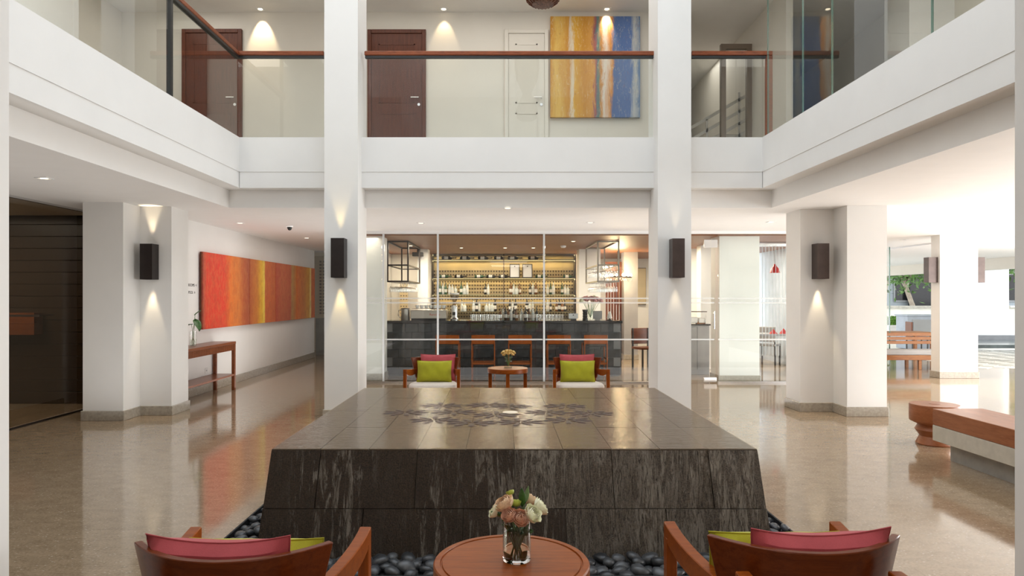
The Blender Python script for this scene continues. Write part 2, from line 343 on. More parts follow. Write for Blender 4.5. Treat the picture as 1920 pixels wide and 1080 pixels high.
# ------------------------------------------------------------------ mesh builder
LOC = {}
class MB:
    def __init__(self): self.v = []; self.f = []
    def add(self, vs, fs):
        n = len(self.v); self.v += [tuple(p) for p in vs]; self.f += [tuple(n+i for i in q) for q in fs]; return self
    def hexa(self, b4, t4):
        return self.add(list(b4)+list(t4), [(3, 2, 1, 0), (4, 5, 6, 7), (0, 1, 5, 4), (1, 2, 6, 5), (2, 3, 7, 6), (3, 0, 4, 7)])
    def box(self, x0, x1, y0, y1, z0, z1):
        if x0 > x1: x0, x1 = x1, x0
        if y0 > y1: y0, y1 = y1, y0
        if z0 > z1: z0, z1 = z1, z0
        return self.hexa([(x0, y0, z0), (x1, y0, z0), (x1, y1, z0), (x0, y1, z0)], [(x0, y0, z1), (x1, y0, z1), (x1, y1, z1), (x0, y1, z1)])
    def rings(self, rs, cap=True, closed=True):
        n = len(rs[0]); vs = [p for r in rs for p in r]; fs = []
        for i in range(len(rs)-1):
            for j in range(n if closed else n-1):
                k = (j+1) % n
                fs.append((i*n+j, i*n+k, (i+1)*n+k, (i+1)*n+j))
        if cap: fs.append(tuple(reversed(range(n)))); fs.append(tuple(range((len(rs)-1)*n, len(rs)*n)))
        return self.add(vs, fs)
    def lathe(self, prof, c=(0, 0, 0), n=24, cap=True, ax='z'):
        rs = []
        for r, z in prof:
            ring = []
            for k in range(n):
                a = 2*PI*k/n
                p = (r*math.cos(a), r*math.sin(a), z)
                if ax == 'x': p = (z, p[0], p[1])
                if ax == 'y': p = (p[0], z, -p[1])
                ring.append((c[0]+p[0], c[1]+p[1], c[2]+p[2]))
            rs.append(ring)
        return self.rings(rs, cap)
    def tube(self, pts, r, n=8, cap=True):
        pts = [Vector(p) for p in pts]; rs = []
        for i, p in enumerate(pts):
            d = (pts[min(i+1, len(pts)-1)]-pts[max(i-1, 0)]).normalized()
            up = Vector((0, 0, 1)) if abs(d.z) < 0.9 else Vector((1, 0, 0))
            a = d.cross(up).normalized(); b_ = d.cross(a).normalized()
            rr = r[i] if isinstance(r, (list, tuple)) else r
            rs.append([tuple(p + a*rr*math.cos(2*PI*k/n) - b_*rr*math.sin(2*PI*k/n)) for k in range(n)])
        return self.rings(rs, cap)
    def bar(self, p, q, w_, h_):
        p, q = Vector(p), Vector(q); d = (q-p).normalized()
        up = Vector((0, 0, 1)) if abs(d.z) < 0.95 else Vector((0, 1, 0))
        a = d.cross(up).normalized()*w_/2; b_ = a.cross(d).normalized()*h_/2
        return self.hexa([p-a-b_, q-a-b_, q+a-b_, p+a-b_][::1], [p-a+b_, q-a+b_, q+a+b_, p+a+b_])
    def sweep(self, pts, widths, z0s, z1s):
        """upright rectangular section following a plan curve"""
        rs = []
        P = [Vector((p[0], p[1], 0)) for p in pts]
        for i, p in enumerate(P):
            d = (P[min(i+1, len(P)-1)]-P[max(i-1, 0)]).normalized(); nrm = Vector((d.y, -d.x, 0))
            w2 = (widths[i] if isinstance(widths, (list, tuple)) else widths)/2
            a, b_ = p-nrm*w2, p+nrm*w2
            z0 = z0s[i] if isinstance(z0s, (list, tuple)) else z0s; z1 = z1s[i] if isinstance(z1s, (list, tuple)) else z1s
            rs.append([(a.x, a.y, z0), (b_.x, b_.y, z0), (b_.x, b_.y, z1), (a.x, a.y, z1)])
        return self.rings(rs)
    def grid(self, fn, nu, nv):
        vs = [fn(i/nu, j/nv) for j in range(nv+1) for i in range(nu+1)]
        fs = [(j*(nu+1)+i, j*(nu+1)+i+1, (j+1)*(nu+1)+i+1, (j+1)*(nu+1)+i) for j in range(nv) for i in range(nu)]
        return self.add(vs, fs)
    def mesh(self, name, mat, smooth=False, off=(0, 0, 0)):
        me = bpy.data.meshes.new(name)
        me.from_pydata([(a-off[0], b_-off[1], c_-off[2]) for a, b_, c_ in self.v], [], self.f)
        me.materials.append(M[mat]); me.validate(); 
        if smooth:
            me.polygons.foreach_set('use_smooth', [True]*len(me.polygons)); me.set_sharp_from_angle(angle=math.radians(38))
        me.update(); return me
    def build(self, name, mat, parent=None, smooth=False, bevel=0, world=False, seg=1, solid=0, origin=None):
        if parent is None:
            xs = [p[0] for p in self.v]; ys = [p[1] for p in self.v]; zs = [p[2] for p in self.v]
            off = origin or ((min(xs)+max(xs))/2, (min(ys)+max(ys))/2, min(zs))
        elif world: off = LOC[parent.name]
        else: off = (0, 0, 0)
        if origin is not None and parent is not None: off = origin
        o = bpy.data.objects.new(name, self.mesh(name, mat, smooth, off)); COL.objects.link(o)
        if parent is None: o.location = off
        else:
            o.parent = parent
            if origin is not None:
                q = LOC[parent.name] if world else (0, 0, 0)
                o.location = tuple(off[i]-q[i] for i in range(3))
        LOC[o.name] = off
        if solid:
            md = o.modifiers.new('thick', 'SOLIDIFY'); md.thickness = solid
        if bevel:
            md = o.modifiers.new('bevel', 'BEVEL'); md.width = bevel; md.segments = seg; md.limit_method = 'ANGLE'; md.angle_limit = math.radians(40)
        return o
def tag(o, label, cat, group=None, kind=None):
    if label: o['label'] = label
    if cat: o['category'] = cat
    if group: o['group'] = group
    if kind: o['kind'] = kind
    return o
def thing(name, label, cat, loc=(0, 0, 0), rz=0.0, group=None, kind=None):
    o = bpy.data.objects.new(name, None); COL.objects.link(o); o.location = loc; o.rotation_euler = (0, 0, rz)
    o.empty_display_size = 0.1
    LOC[o.name] = loc
    return tag(o, label, cat, group, kind)
def kids(o): return [c for c in list(bpy.data.objects) if c.parent == o]
KID = {}
def dup(root, loc, rz=None, label=None, group=None, scale=None):
    """copies a thing with its parts and sub-parts"""
    if root.name not in KID:
        KID[root.name] = [(c, kids(c)) for c in kids(root)]
    r = root.copy(); COL.objects.link(r); r.location = loc
    if rz is not None: r.rotation_euler = (0, 0, rz)
    if scale: r.scale = scale
    if label: r['label'] = label
    if group: r['group'] = group
    for c, gs in KID[root.name]:
        d = c.copy(); COL.objects.link(d); d.parent = r
        for g_ in gs:
            e = g_.copy(); COL.objects.link(e); e.parent = d
    return r
def box(x0, x1, y0, y1, z0, z1): return MB().box(x0, x1, y0, y1, z0, z1)
def text(name, s, size, mat, loc, rot, parent=None, ext=0.001, label=None, cat=None):
    c = bpy.data.curves.new(name, 'FONT'); c.body = s; c.size = size; c.extrude = ext; c.align_x = 'LEFT'
    o = bpy.data.objects.new(name, c); COL.objects.link(o); o.location = loc; o.rotation_euler = rot; c.materials.append(M[mat])
    bpy.context.view_layer.update()
    me = bpy.data.meshes.new_from_object(o.evaluated_get(bpy.context.evaluated_depsgraph_get()))
    me.materials.clear(); me.materials.append(M[mat])
    bpy.data.objects.remove(o)
    o = bpy.data.objects.new(name, me); COL.objects.link(o); o.location = loc; o.rotation_euler = rot
    if parent: o.parent = parent
    return o

# ================================================================== SETTING
ZC = 2.65      # ground floor ceiling
ZF2 = 3.51     # top of the balcony edge
ZC2 = 5.94     # upper ceiling
XL, XR, YB = -3.307, 3.27, 8.72       # edges of the atrium opening
TX0, TX1, TY0, TY1 = -1.73, 1.86, 3.72, 7.36    # pebble trench
fl = MB()
fl.box(-12, TX0, -4, 20, -0.15, 0); fl.box(TX1, 13.2, -4, 20, -0.15, 0)
fl.box(TX0, TX1, -4, TY0, -0.15, 0); fl.box(TX0, TX1, TY1, 20, -0.15, 0)
tag(fl.build('floor', 'floor_stone', origin=(0, 0, 0)), 'polished beige speckled stone floor of the lobby', 'floor', kind='structure')
tr_ = MB().box(TX0-.02, TX1+.02, TY0-.02, TY1+.02, -0.16, -0.095)
for a in ((TX0-.001, TX0+.012, TY0, TY1), (TX1-.012, TX1+.001, TY0, TY1), (TX0, TX1, TY0-.001, TY0+.012), (TX0, TX1, TY1-.012, TY1+.001)):
    tr_.box(*a, -0.1, 0.002)
tag(tr_.build('trim_1', 'trench'), 'black lined pebble trench sunk in the floor around the fountain', 'trench', kind='structure')

# upper slab: ring round the atrium; lip and recessed beam below it
cl = MB()
cl.box(-12, XL-.215, -4, 20, ZC, 3.40); cl.box(XR+.2, 13.2, -4, 20, ZC, 3.40)
cl.box(XL-.215, XR+.2, YB+.21, 20, ZC, 3.40); cl.box(XL-.215, XR+.2, -4, 2.1, ZC, 3.40)
tag(cl.build('ceiling', 'ceiling_paint'), 'flat white ceiling of the ground floor with recessed downlights', 'ceiling', kind='structure')
def lip(side):
    g = 3.076; d = 0.008     # groove height; the lower band stands a hair back
    mb = MB()
    for z0, z1, k in ((2.875, g, .006), (g, ZF2, 0)):
        if side == 'left': mb.box(XL-.26, XL-k, 2.1, YB+.26, z0, z1)
        if side == 'right': mb.box(XR+k, XR+.26, 2.1, YB+.26, z0, z1)
        if side == 'back': mb.box(XL, XR, YB+k, YB+.26, z0, z1)
        if side == 'front': mb.box(XL, XR, 2.1, 2.3-k, z0, z1)
    return mb
for i, s_ in enumerate(('left', 'right', 'back', 'front')):
    tag(lip(s_).build('balcony_edge', 'white_paint'), {'left': 'white balcony edge along the left side of the atrium', 'right': 'white balcony edge along the right side of the atrium',
        'back': 'white balcony edge above the bar side of the atrium', 'front': 'white balcony edge above the camera side of the atrium'}[s_], 'balcony', kind='structure')
up = MB()
up.box(-12, XL-.26, -4, 20, 3.40, ZF2-.01); up.box(XR+.26, 13.2, -4, 20, 3.40, ZF2-.01); up.box(XL-.26, XR+.26, YB+.26, 20, 3.40, ZF2-.01)
tag(up.build('upper_floor', 'skirting_stone'), 'stone floor of the upper gallery', 'floor', kind='structure')
uc = MB()
uc.box(-12, XL-.1, -4, 20, ZC2, 6.4); uc.box(XR+.1, 13.2, -4, 20, ZC2, 6.4); uc.box(XL-.1, XR+.1, YB+.1, 20, ZC2, 6.4); uc.box(XL-.1, XR+.1, -4, 2.1, ZC2, 6.4)
tag(uc.build('upper_ceiling', 'ceiling_paint'), 'cream ceiling of the upper gallery', 'ceiling', kind='structure')
# clerestory walls under the skylight
cw = MB()
cw.box(XL-.2, XL-.1, 2.1, YB+.1, 6.4, 8.9); cw.box(XR+.1, XR+.2, 2.1, YB+.1, 6.4, 8.9); cw.box(XL-.2, XR+.2, YB+.1, YB+.2, 6.4, 8.9); cw.box(XL-.2, XR+.2, 2.0, 2.1, 6.4, 8.9)
tag(cw.build('skylight_shaft', 'white_paint'), 'white shaft of the skylight above the atrium', 'wall', kind='structure')

# ---- columns
def column(label, x0, x1, y0, y1, z0=0, z1=ZC, baseboard=True, mat='white_paint', bh=0.12):
    o = box(x0, x1, y0, y1, z0, z1).build('column', mat); tag(o, label, 'column', kind='structure')
    if baseboard:
        e = .018
        box(x0-e, x1+e, y0-e, y1+e, z0, z0+bh).build('baseboard', 'skirting_stone', o, world=True, bevel=.004)
    return o
column('white square column left of the fountain, carrying a dark sconce', PX(608, 8.5), PX(671, 8.5), 8.5, 9.04, 0, 8.8)
column('white square column right of the fountain, carrying a bronze sconce', PX(1233.5, 8.5), PX(1296, 8.5), 8.5, 9.04, 0, 8.8)
column('white column at the left edge of the frame', -2.19, -1.772, 2.0, 2.49, 0, 8.8)
column('gray shaded column at the right edge of the frame', 1.903, 2.32, 2.0, 2.575, 0, 8.8)
column('wide white column beside the dark glass on the left', -5.09, -4.60, 8.41, 9.45)
column('white column with a lit sconce beside the left corridor', -4.60, -4.20, 8.80, 9.27)
column('white front column on the right carrying no lamp', 4.33, 4.83, 8.71, 9.4)
column('white set-back column on the right with a bronze sconce', 3.90, 4.33, 9.07, 9.53)
column('bright white column by the terrace with two sconces', 8.08, 8.78, 12.8, 13.07)
column('white column behind the glass left of the bar', PX(640, 12.3), PX(717, 12.3), 12.3, 12.8, bh=.14)
column('white column behind the glass right of the swing door', PX(1349, 12.3), PX(1424, 12.3), 12.3, 12.8, bh=.11)

tag(MB().box(-9.5, 9.4, -4.1, -3.9, 0, ZC).box(9.4, 9.6, -4.1, 2.5, 0, ZC).build('wall_front', 'white_paint'), 'white wall behind the camera', 'wall', kind='structure')  # the unseen side return is added to block outside light near the camera
# ---- left side: corridor wall, dark room behind smoked glass
box(-4.88, -4.68, 9.27, 17.26, 0, ZC).build('wall_left', 'white_paint')
bpy.data.objects['wall_left']['label'] = 'white corridor wall on the left carrying the red paintings'; tag(bpy.data.objects['wall_left'], None, 'wall', kind='structure')
tag(box(-4.68, -4.66, 9.27, 17.26, 0, .13).build('baseboard_left', 'skirting_stone', bevel=.003), 'stone baseboard of the left corridor wall', 'baseboard', kind='structure')
pw = thing('wall_back', 'dark horizontal plank wall behind the smoked glass at left', 'wall', (-7.3, 9.75, 0), kind='structure')
box(-2.2, 2.2, .03, .13, 0, ZC).build('backing', 'plank_wood', pw)
z = 0.0
k = 0
while z < ZC-.02:
    h = min(.168, ZC-z)
    d = box(-2.2, 2.2, 0, .03, z+.003, z+h-.003).build('plank', 'plank_wood', pw, bevel=.004, origin=(0, random.uniform(-.003, .003), 0))
    z += h
tag(box(-9.6, -9.5, 2, 9.8, 0, ZC).build('wall_outer_left', 'plank_wood'), 'dark wall at the end of the room behind the smoked glass', 'wall', kind='structure')
gl = thing('smoked_glass_wall', 'tall smoked glass wall at the far left of the lobby', 'glass wall', (-5.55, 5.5, 0), kind='structure')
for y0, y1 in ((-3.4, -0.6), (-0.59, 1.6), (1.61, 3.9)):
    box(-.006, .006, y0, y1, .03, ZC-.02).build('glass_pane', 'smoked_glass', gl)
box(-.02, .02, -3.4, 3.95, ZC-.025, ZC).build('top_track', 'steel', gl)
box(-.015, .015, -3.4, 3.95, 0, .02).build('floor_track', 'bronze_dark', gl)
rk = thing('towel_rail', 'thin steel rail inside the dark room behind smoked glass', 'rail', (-6.6, 9.3, 1.25))
MB().bar((-.8, 0, 0), (.4, 0, 0), .02, .03).build('bar', 'bronze', rk)
for s_ in (-.7, .3): MB().bar((s_, 0, 0), (s_, .42, 0), .02, .02).build('bracket', 'bronze', rk)
bx_ = thing('wooden_shelf_box', 'brown wooden box shelf inside the dark room at left', 'shelf', (-6.75, 9.55, .98))
box(-.35, .3, 0, .18, 0, .15).build('lower_box', 'console_wood', bx_); box(-.35, .3, 0, .18, .155, .30).build('upper_box', 'console_wood', bx_)
# end of the left corridor
tag(box(-8.0, -2.5, 19.6, 19.7, 0, ZC).build('wall_corridor_end', 'cream_paint'), 'pale wall closing the left corridor', 'wall', kind='structure')

# ---- glazed front of the bar
G = 12.1
gf = thing('glass_front', 'full height glass front of the bar with frosted safety stripes', 'glass wall', (0, G, 0), kind='structure')
def gx(px): return (px-CX)*G/F
GZ = 2.60
for a, b2 in ((628, 716), (722, 819), (823, 1018), (1022, 1216), (1218, 1285), (1346, 1474), (1476, 1600)):
    p = box(gx(a), gx(b2), -.006, .006, .03, GZ).build('glass_pane', 'glass', gf)
    for zc, hh in ((1.478, .022), (1.40, .022), (.76, .026)):
        if b2 < 1290 or True:
            box(gx(a)+.004, gx(b2)-.004, -.0085, -.0065, zc-hh/2, zc+hh/2).build('frosted_stripe', 'frosted', p)
for a in (719, 821, 1020): box(gx(a)-.016, gx(a)+.016, -.02, .02, .03, GZ).build('joint_strip', 'seal', gf)
box(gx(628), gx(1600), -.03, .03, GZ, ZC).build('top_track', 'white_metal', gf)
box(gx(628), gx(1284), -.03, .03, 0, .03).build('floor_channel', 'steel', gf)
box(gx(1346), gx(1600), -.03, .03, 0, .03).build('floor_channel', 'steel', gf)
dr = thing('door_4', 'glass swing door right of the column with steel patch fittings', 'door', (gx(1341), G, 0), kind='structure')
dx = gx(1290)-gx(1341)
dp = box(dx, 0, -.006, .006, .02, 2.56).build('glass_pane', 'glass', dr)
for zc in (1.478, 1.40, .76): box(dx, -.02, -.009, -.0065, zc-.011, zc+.011).build('frosted_stripe', 'frosted', dp)
box(-.20, .035, -.02, .02, 2.36, 2.50).build('patch_fitting', 'steel', dr, bevel=.004)
box(-.20, .02, -.02, .02, .015, .10).build('patch_fitting', 'steel', dr, bevel=.004)
MB().tube([(-.03, -.05, .95), (-.03, -.05, 1.25)], .01).tube([(-.03, -.05, .98), (-.03, 0, .98)], .008).tube([(-.03, -.05, 1.22), (-.03, 0, 1.22)], .008).build('handle', 'steel', dr, smooth=True)

# ---- inside the bar
BX0, BX1 = PX(723, 13.18), PX(1164, 13.18)
BW = 17.4
tag(box(-2.95, 6.4, G+.06, 19.6, 2.58, 2.648).build('ceiling_bar', 'bar_ceiling_wood'), 'brown timber ceiling inside the bar', 'ceiling', kind='structure')
bwl = MB().box(-2.9, 2.1, BW+.12, BW+.2, 0, 2.58)
tag(bwl.build('wall_bar_back', 'cream_paint'), 'wall behind the bar shelves', 'wall', kind='structure')
tag(box(2.6, 9.0, 19.5, 19.6, 0, 2.58).build('wall_restaurant', 'cream_paint'), 'far pale wall of the restaurant', 'wall', kind='structure')
tag(box(-2.9, -2.8, G+.1, BW+.1, 0, 2.58).build('wall_bar_left', 'warm_gray_paint'), 'gray wall at the left end of the bar', 'wall', kind='structure')
column('white column inside the bar beside the left cage', PX(787, 16), PX(806, 16), 15.6, 16.0, 0, 2.58, False)
column('white column inside the bar behind the pink flowers', PX(1086, 15.6), PX(1126, 15.6), 15.6, 16.1, 0, 2.58, False)
column('gray column of the restaurant seen right of the bar', PX(1170, 16.6), PX(1196, 16.6), 16.6, 17.0, 0, 2.58, True, 'gray_paint')
# counter with split-face tiles, one object per tile
ct = thing('bar_counter', 'long bar counter clad in black stone tiles', 'counter', (0, 13.2, 0))
box(BX0, BX1, .02, .62, 0, 1.0).build('body', 'counter_mortar', ct)
box(BX0-.03, BX1+.03, -.05, .66, 1.0, 1.05).build('countertop', 'dark_counter', ct, bevel=.006)
tw, th = .248, .163
tmesh = []
for q in range(4):
    mb = MB(); y = -.004*q; e = .0035
    mb.hexa([(e, .02, e), (tw-e, .02, e), (tw-e, y+.004, e+.004), (e, y+.004, e+.004)], [(e, .02, th-e), (tw-e, .02, th-e), (tw-e, y, th-e-.004), (e, y+.003, th-e-.004)])
    mb.v = [(a, b_, c_) for a, b_, c_ in mb.v]
    tmesh.append(MB().box(e, tw-e, y, .02, e, th-e).mesh('tile', 'dark_stone'))
for r in range(6):
    for k in range(19):
        x = BX0+(k-(0.5 if r % 2 else 0))*tw
        if x < BX0-.01 or x+tw > BX1+.02: continue
        o = bpy.data.objects.new('stone_tile', tmesh[random.randrange(4)]); COL.objects.link(o); o.parent = ct; o.location = (x, 0, .02+r*th)
for r in range(6):
    for k in range(2):
        o = bpy.data.objects.new('stone_tile', tmesh[k]); COL.objects.link(o); o.parent = ct; o.rotation_euler = (0, 0, PI/2); o.location = (BX1+.02, .03+k*.29, .02+r*th)

# back shelving with golden lit wall
SX0, SX1 = PX(812, BW), PX(1078, BW)
sh = thing('back_bar_shelving', 'steel framed bar shelving against a golden lit wall', 'shelving', (0, BW, 0))
box(SX0, SX1, .08, .11, .9, 2.56).build('back_panel', 'backlit_wall', sh)
tri = MB()
for r in range(17):
    zz = 1.0+r*.088
    if zz > 2.15: break
    for c_ in range(int((SX1-SX0)/.068)):
        x = SX0+.03+c_*.068
        tri.add([(x-.024, .079, zz+.024), (x+.024, .079, zz+.024), (x, .079, zz-.028), (x-.024, .066, zz+.024), (x+.024, .066, zz+.024), (x, .072, zz-.028)], [(3, 4, 5)[::-1], (0, 1, 4, 3), (1, 2, 5, 4), (2, 0, 3, 5)])
o = tri.build('triangle_relief', 'wall_relief', sh); o['kind'] = 'stuff'
SHZ = [PZ(486.5, BW-.2), PZ(521, BW-.2), PZ(552, BW-.2), PZ(584, BW-.2)]
for zz in SHZ:
    o = box(SX0, SX1, -.28, .07, zz-.012, zz).build('shelf', 'bronze_dark', sh)
    box(SX0, SX1, -.0, .02, zz-.02, zz-.012).build('light_strip', 'led', o)
for px in (812, 1077): box(PX(px, BW)-.012, PX(px, BW)+.012, -.28, .08, .9, 2.56).build('upright', 'bronze_dark', sh)
box(PX(944.5, BW)-.01, PX(944.5, BW)+.01, -.28, -.26, 1.1, 2.56).build('upright', 'bronze', sh)
box(SX0-.1, SX1+.1, -.42, .1, 0, .92).build('back_counter', 'dark_counter', sh)
for i, zz in enumerate(SHZ[:3]):
    light('shelf_light', 'AREA', ((SX0+SX1)/2, BW-.02, zz-.03), (math.radians(-12), 0, 0), 9, (1, 0.75, 0.36), 3.5, .04)
light('shelf_light', 'AREA', ((SX0+SX1)/2, BW-.02, 2.55), (math.radians(-12), 0, 0), 6, (1, 0.75, 0.36), 3.5, .04)
# side relief wall, left corner of the bar
tg = thing('tile_screen', 'narrow golden perforated screen left of the bar column', 'screen', (PX(757, 17.2), 17.2, 0))
box(-.1, .1, 0, .03, 0, 1.9).build('panel', 'backlit_wall', tg)
q = MB()
for r in range(10):
    for c_ in range(3):
        x, zz = -.065+c_*.065, 1.0+r*.088
        q.add([(x-.02, -.002, zz+.02), (x+.02, -.002, zz+.02), (x, -.002, zz-.022)], [(0, 2, 1)])
q.build('triangle_relief', 'wall_relief', tg, solid=.004)

# bottles
def bottle_meshes(h, r, neck, mat, lab):
    n = 10
    b_ = MB().lathe([(r*.9, 0), (r, .01), (r, h*.56), (r*.8, h*.66), (neck, h*.76), (neck, h*.97), (neck*1.15, h*.975), (neck*1.15, h)], n=n).mesh('bottle', mat, True)
    l_ = MB().lathe([(r*1.02, h*.18), (r*1.02, h*.46)], n=n, cap=False).mesh('label', lab, True) if lab else None
    c_ = MB().lathe([(neck*1.2, h*.955), (neck*1.2, h*1.01)], n=8).mesh('cap', 'black_plastic', True)
    return b_, l_, c_
BK = {
 'clear': bottle_meshes(.29, .038, .013, 'bottle_clear', 'label_white'),
 'green': bottle_meshes(.30, .036, .013, 'bottle_green', 'label_white'),
 'amber': bottle_meshes(.28, .040, .014, 'bottle_amber', 'label_white'),
 'dark': bottle_meshes(.31, .038, .013, 'bottle_dark', 'label_white'),
 'squat': bottle_meshes(.22, .048, .015, 'bottle_clear', None),
}
CN = {'clear': 'clear glass', 'green': 'dark green glass', 'amber': 'amber', 'dark': 'near-black glass', 'squat': 'squat clear glass'}
def bottle(kind, loc, where, rot=(0, 0, 0), scale=1.0):
    b_, l_, c_ = BK[kind]
    e = thing('bottle', f'{CN[kind]} bottle {where}', 'bottle', loc, group=f'{CN[kind]} bottles {where}')
    e.rotation_euler = rot; e.scale = (scale,)*3
    for nm, me in (('body', b_), ('label', l_), ('cap', c_)):
        if me is None: continue
        o = bpy.data.objects.new('bottle_body' if nm == 'body' else ('paper_label' if nm == 'label' else 'cap'), me); COL.objects.link(o); o.parent = e
    return e
def cluster(px0, n, shelf, kinds, where, dpx=5.4):
    D = BW-.14
    for i in range(n):
        k_ = kinds[i % len(kinds)]
        bottle(k_, (PX(px0+i*dpx, D), D+random.uniform(-.04, .04), SHZ[shelf]), where, scale=random.uniform(.86, 1.08))
cluster(825, 3, 2, ['green', 'clear', 'green'], 'at the left end of the third bar shelf')
cluster(843, 3, 2, ['clear', 'clear', 'squat'], 'on the third shelf above the coffee grinder')
cluster(865, 3, 2, ['green', 'squat', 'clear'], 'on the third shelf, third group from the left')
cluster(910, 2, 2, ['dark', 'clear'], 'standing alone mid third bar shelf')
cluster(958, 4, 2, ['amber', 'clear', 'squat', 'amber'], 'on the third shelf below the framed certificates')
cluster(994, 3, 2, ['dark', 'clear', 'amber'], 'on the third shelf near the right glass joint')
cluster(1027, 3, 2, ['clear', 'green', 'clear'], 'on the third shelf right of the glass joint')
cluster(1054, 3, 2, ['green', 'clear', 'squat'], 'at the right end of the third bar shelf')
cluster(866, 2, 3, ['clear', 'squat'], 'at the left end of the lowest bar shelf')
cluster(888, 3, 3, ['clear', 'dark', 'clear'], 'on the lowest shelf, second group from the left')
cluster(912, 4, 3, ['squat', 'clear', 'squat', 'dark'], 'in the middle of the lowest bar shelf')
cluster(956, 3, 3, ['dark', 'clear', 'dark'], 'on the lowest shelf under the certificates')
cluster(988, 3, 3, ['dark', 'clear', 'clear'], 'on the lowest shelf left of the right glass joint')
cluster(1027, 2, 3, ['clear', 'dark'], 'on the lowest shelf right of the glass joint')
cluster(1044, 4, 3, ['amber', 'dark', 'amber', 'dark'], 'at the right end of the lowest bar shelf', 5.0)
# lying bottles on the two top shelves
for i, px in enumerate((828, 862, 896, 926, 952, 990)):
    bottle('dark', (PX(px, BW-.2), BW-.16, SHZ[0]+.04), ('lying at the left end' if i == 0 else 'lying second from left' if i == 1 else 'lying third from left' if i == 2 else 'lying fourth from left' if i == 3 else 'lying fifth from left' if i == 4 else 'lying at the right end')+' of the top bar shelf', rot=(0, PI/2, 0), scale=1.15)
for i, (px, k_) in enumerate(((824, 'green'), (852, 'dark'), (890, 'green'), (912, 'dark'), (935, 'dark'), (1004, 'green'), (1056, 'green'))):
    bottle(k_, (PX(px, BW-.2), BW-.16, SHZ[1]+.038), ('lying leftmost', 'lying second from left', 'lying third from left', 'lying fourth from left', 'lying left of the certificates', 'lying right of the certificates', 'lying rightmost')[i]+' on the second bar shelf', rot=(0, PI/2, 0))
# framed certificates
for px, lab in ((965, 'black framed certificate leaning on the second bar shelf, left one'), (989, 'black framed certificate leaning on the second bar shelf, right one')):
    e = thing('picture_frame', lab, 'frame', (PX(px, BW-.27), BW-.25, SHZ[1]))
    w_, h_ = .125, .34
    f_ = MB(); f_.box(-w_, w_, 0, .02, 0, .018).box(-w_, w_, 0, .02, h_-.018, h_).box(-w_, -w_+.018, 0, .02, .018, h_-.018).box(w_-.018, w_, 0, .02, .018, h_-.018)
    f_.build('frame', 'black_plastic', e); box(-w_+.015, w_-.015, .008, .014, .015, h_-.015).build('certificate', 'paper', e)
    box(-.012, .012, .005, .008, h_-.07, h_-.045).build('emblem', 'black_ink', e)
# bottles and glasses on the counter
for i in range(12):
    px = 938+i*5.0
    if 938 <= px <= 1000:
        k_ = ['amber', 'clear', 'dark'][i % 3]
        bottle(k_, (PX(px if i < 7 else 978+(i-7)*7, 13.7), 13.62+(.08 if i % 2 else 0), 1.05), 'in the pourer row on the bar counter', scale=.8)
def goblet(mat='glassware'):
    return MB().lathe([(.001, 0), (.033, .002), (.033, .004), (.004, .008), (.004, .085), (.012, .092), (.034, .115), (.040, .15), (.034, .195)], n=12, cap=False).mesh('goblet', mat, True)
GOB = goblet(); TUM = MB().lathe([(.001, 0), (.03, 0), (.034, .11)], n=12, cap=False).mesh('tumbler', 'glassware', True)
def glassware(name, me, loc, lab, grp, rot=(0, 0, 0), cat='glass'):
    o = bpy.data.objects.new(name, me); COL.objects.link(o); o.location = loc; o.rotation_euler = rot
    return tag(o, lab, cat, grp)
for i in range(16):
    glassware('tumbler', TUM, (PX(885+i*3.6, 13.6), 13.55+(i % 2)*.08, 1.05), 'clear tumbler in the left row on the bar counter', 'tumblers on the left of the bar counter')
for i in range(14):
    glassware('tumbler', TUM, (PX(975+i*6.0, 13.7), 13.66, 1.05), 'clear tumbler in the right row on the bar counter', 'tumblers on the right of the bar counter')

# coffee machine, cups, grinder, pitcher
D = 13.5
cm = thing('coffee_machine', 'wide gray espresso machine with red script on the bar', 'coffee machine', (PX(804, D), D, 1.05))
cw2 = PX(838, D)-PX(770, D)
MB().hexa([(-cw2/2, -.1, .03), (cw2/2, -.1, .03), (cw2/2, .34, .03), (-cw2/2, .34, .03)], [(-cw2/2+.01, -.06, .20), (cw2/2-.01, -.06, .20), (cw2/2, .34, .20), (-cw2/2, .34, .20)]).build('body', 'brushed_steel', cm, bevel=.012, seg=2)
box(-cw2/2+.02, cw2/2-.02, -.06, .32, 0, .03).build('drip_tray', 'black_plastic', cm)
text('lettering', 'Rancilio', .065, 'red_ink', (.02, -.088, .09), (math.radians(78), 0, 0), cm)
gr_ = MB()
for k in range(9): gr_.tube([(-cw2/2+.05+k*(cw2-.1)/8, -.04, .225), (-cw2/2+.05+k*(cw2-.1)/8, .3, .225)], .003, 6)
gr_.tube([(-cw2/2+.03, -.04, .225), (cw2/2-.03, -.04, .225)], .005, 6); gr_.build('cup_rail', 'steel', cm)
cup = MB().lathe([(.02, 0), (.026, .004), (.036, .05), (.038, .065), (.034, .065), (.022, .01)], n=14).mesh('cup', 'porcelain', True)
hnd = MB().tube([(.036, 0, .05), (.052, 0, .045), (.052, 0, .028), (.033, 0, .02)], .004, 6).mesh('cup_handle', 'porcelain', True)
for i in range(7):
    px = 783+i*8.3
    e = thing('cup', ('leftmost', 'second', 'third', 'fourth', 'fifth', 'sixth', 'rightmost')[i]+' white cup from the left on the espresso machine', 'cup', (PX(px, D+.1), D+.05, 1.278), group='white cups on the espresso machine')
    for nm, me in (('cup_body', cup), ('cup_handle', hnd)):
        o = bpy.data.objects.new(nm, me); COL.objects.link(o); o.parent = e
e = thing('coffee_grinder', 'chrome and black coffee grinder beside the espresso machine', 'grinder', (PX(852, D), D, 1.05))
MB().lathe([(.075, 0), (.078, .03), (.06, .05), (.062, .25), (.05, .29)], n=20).build('grinder_body', 'steel', e, smooth=True)
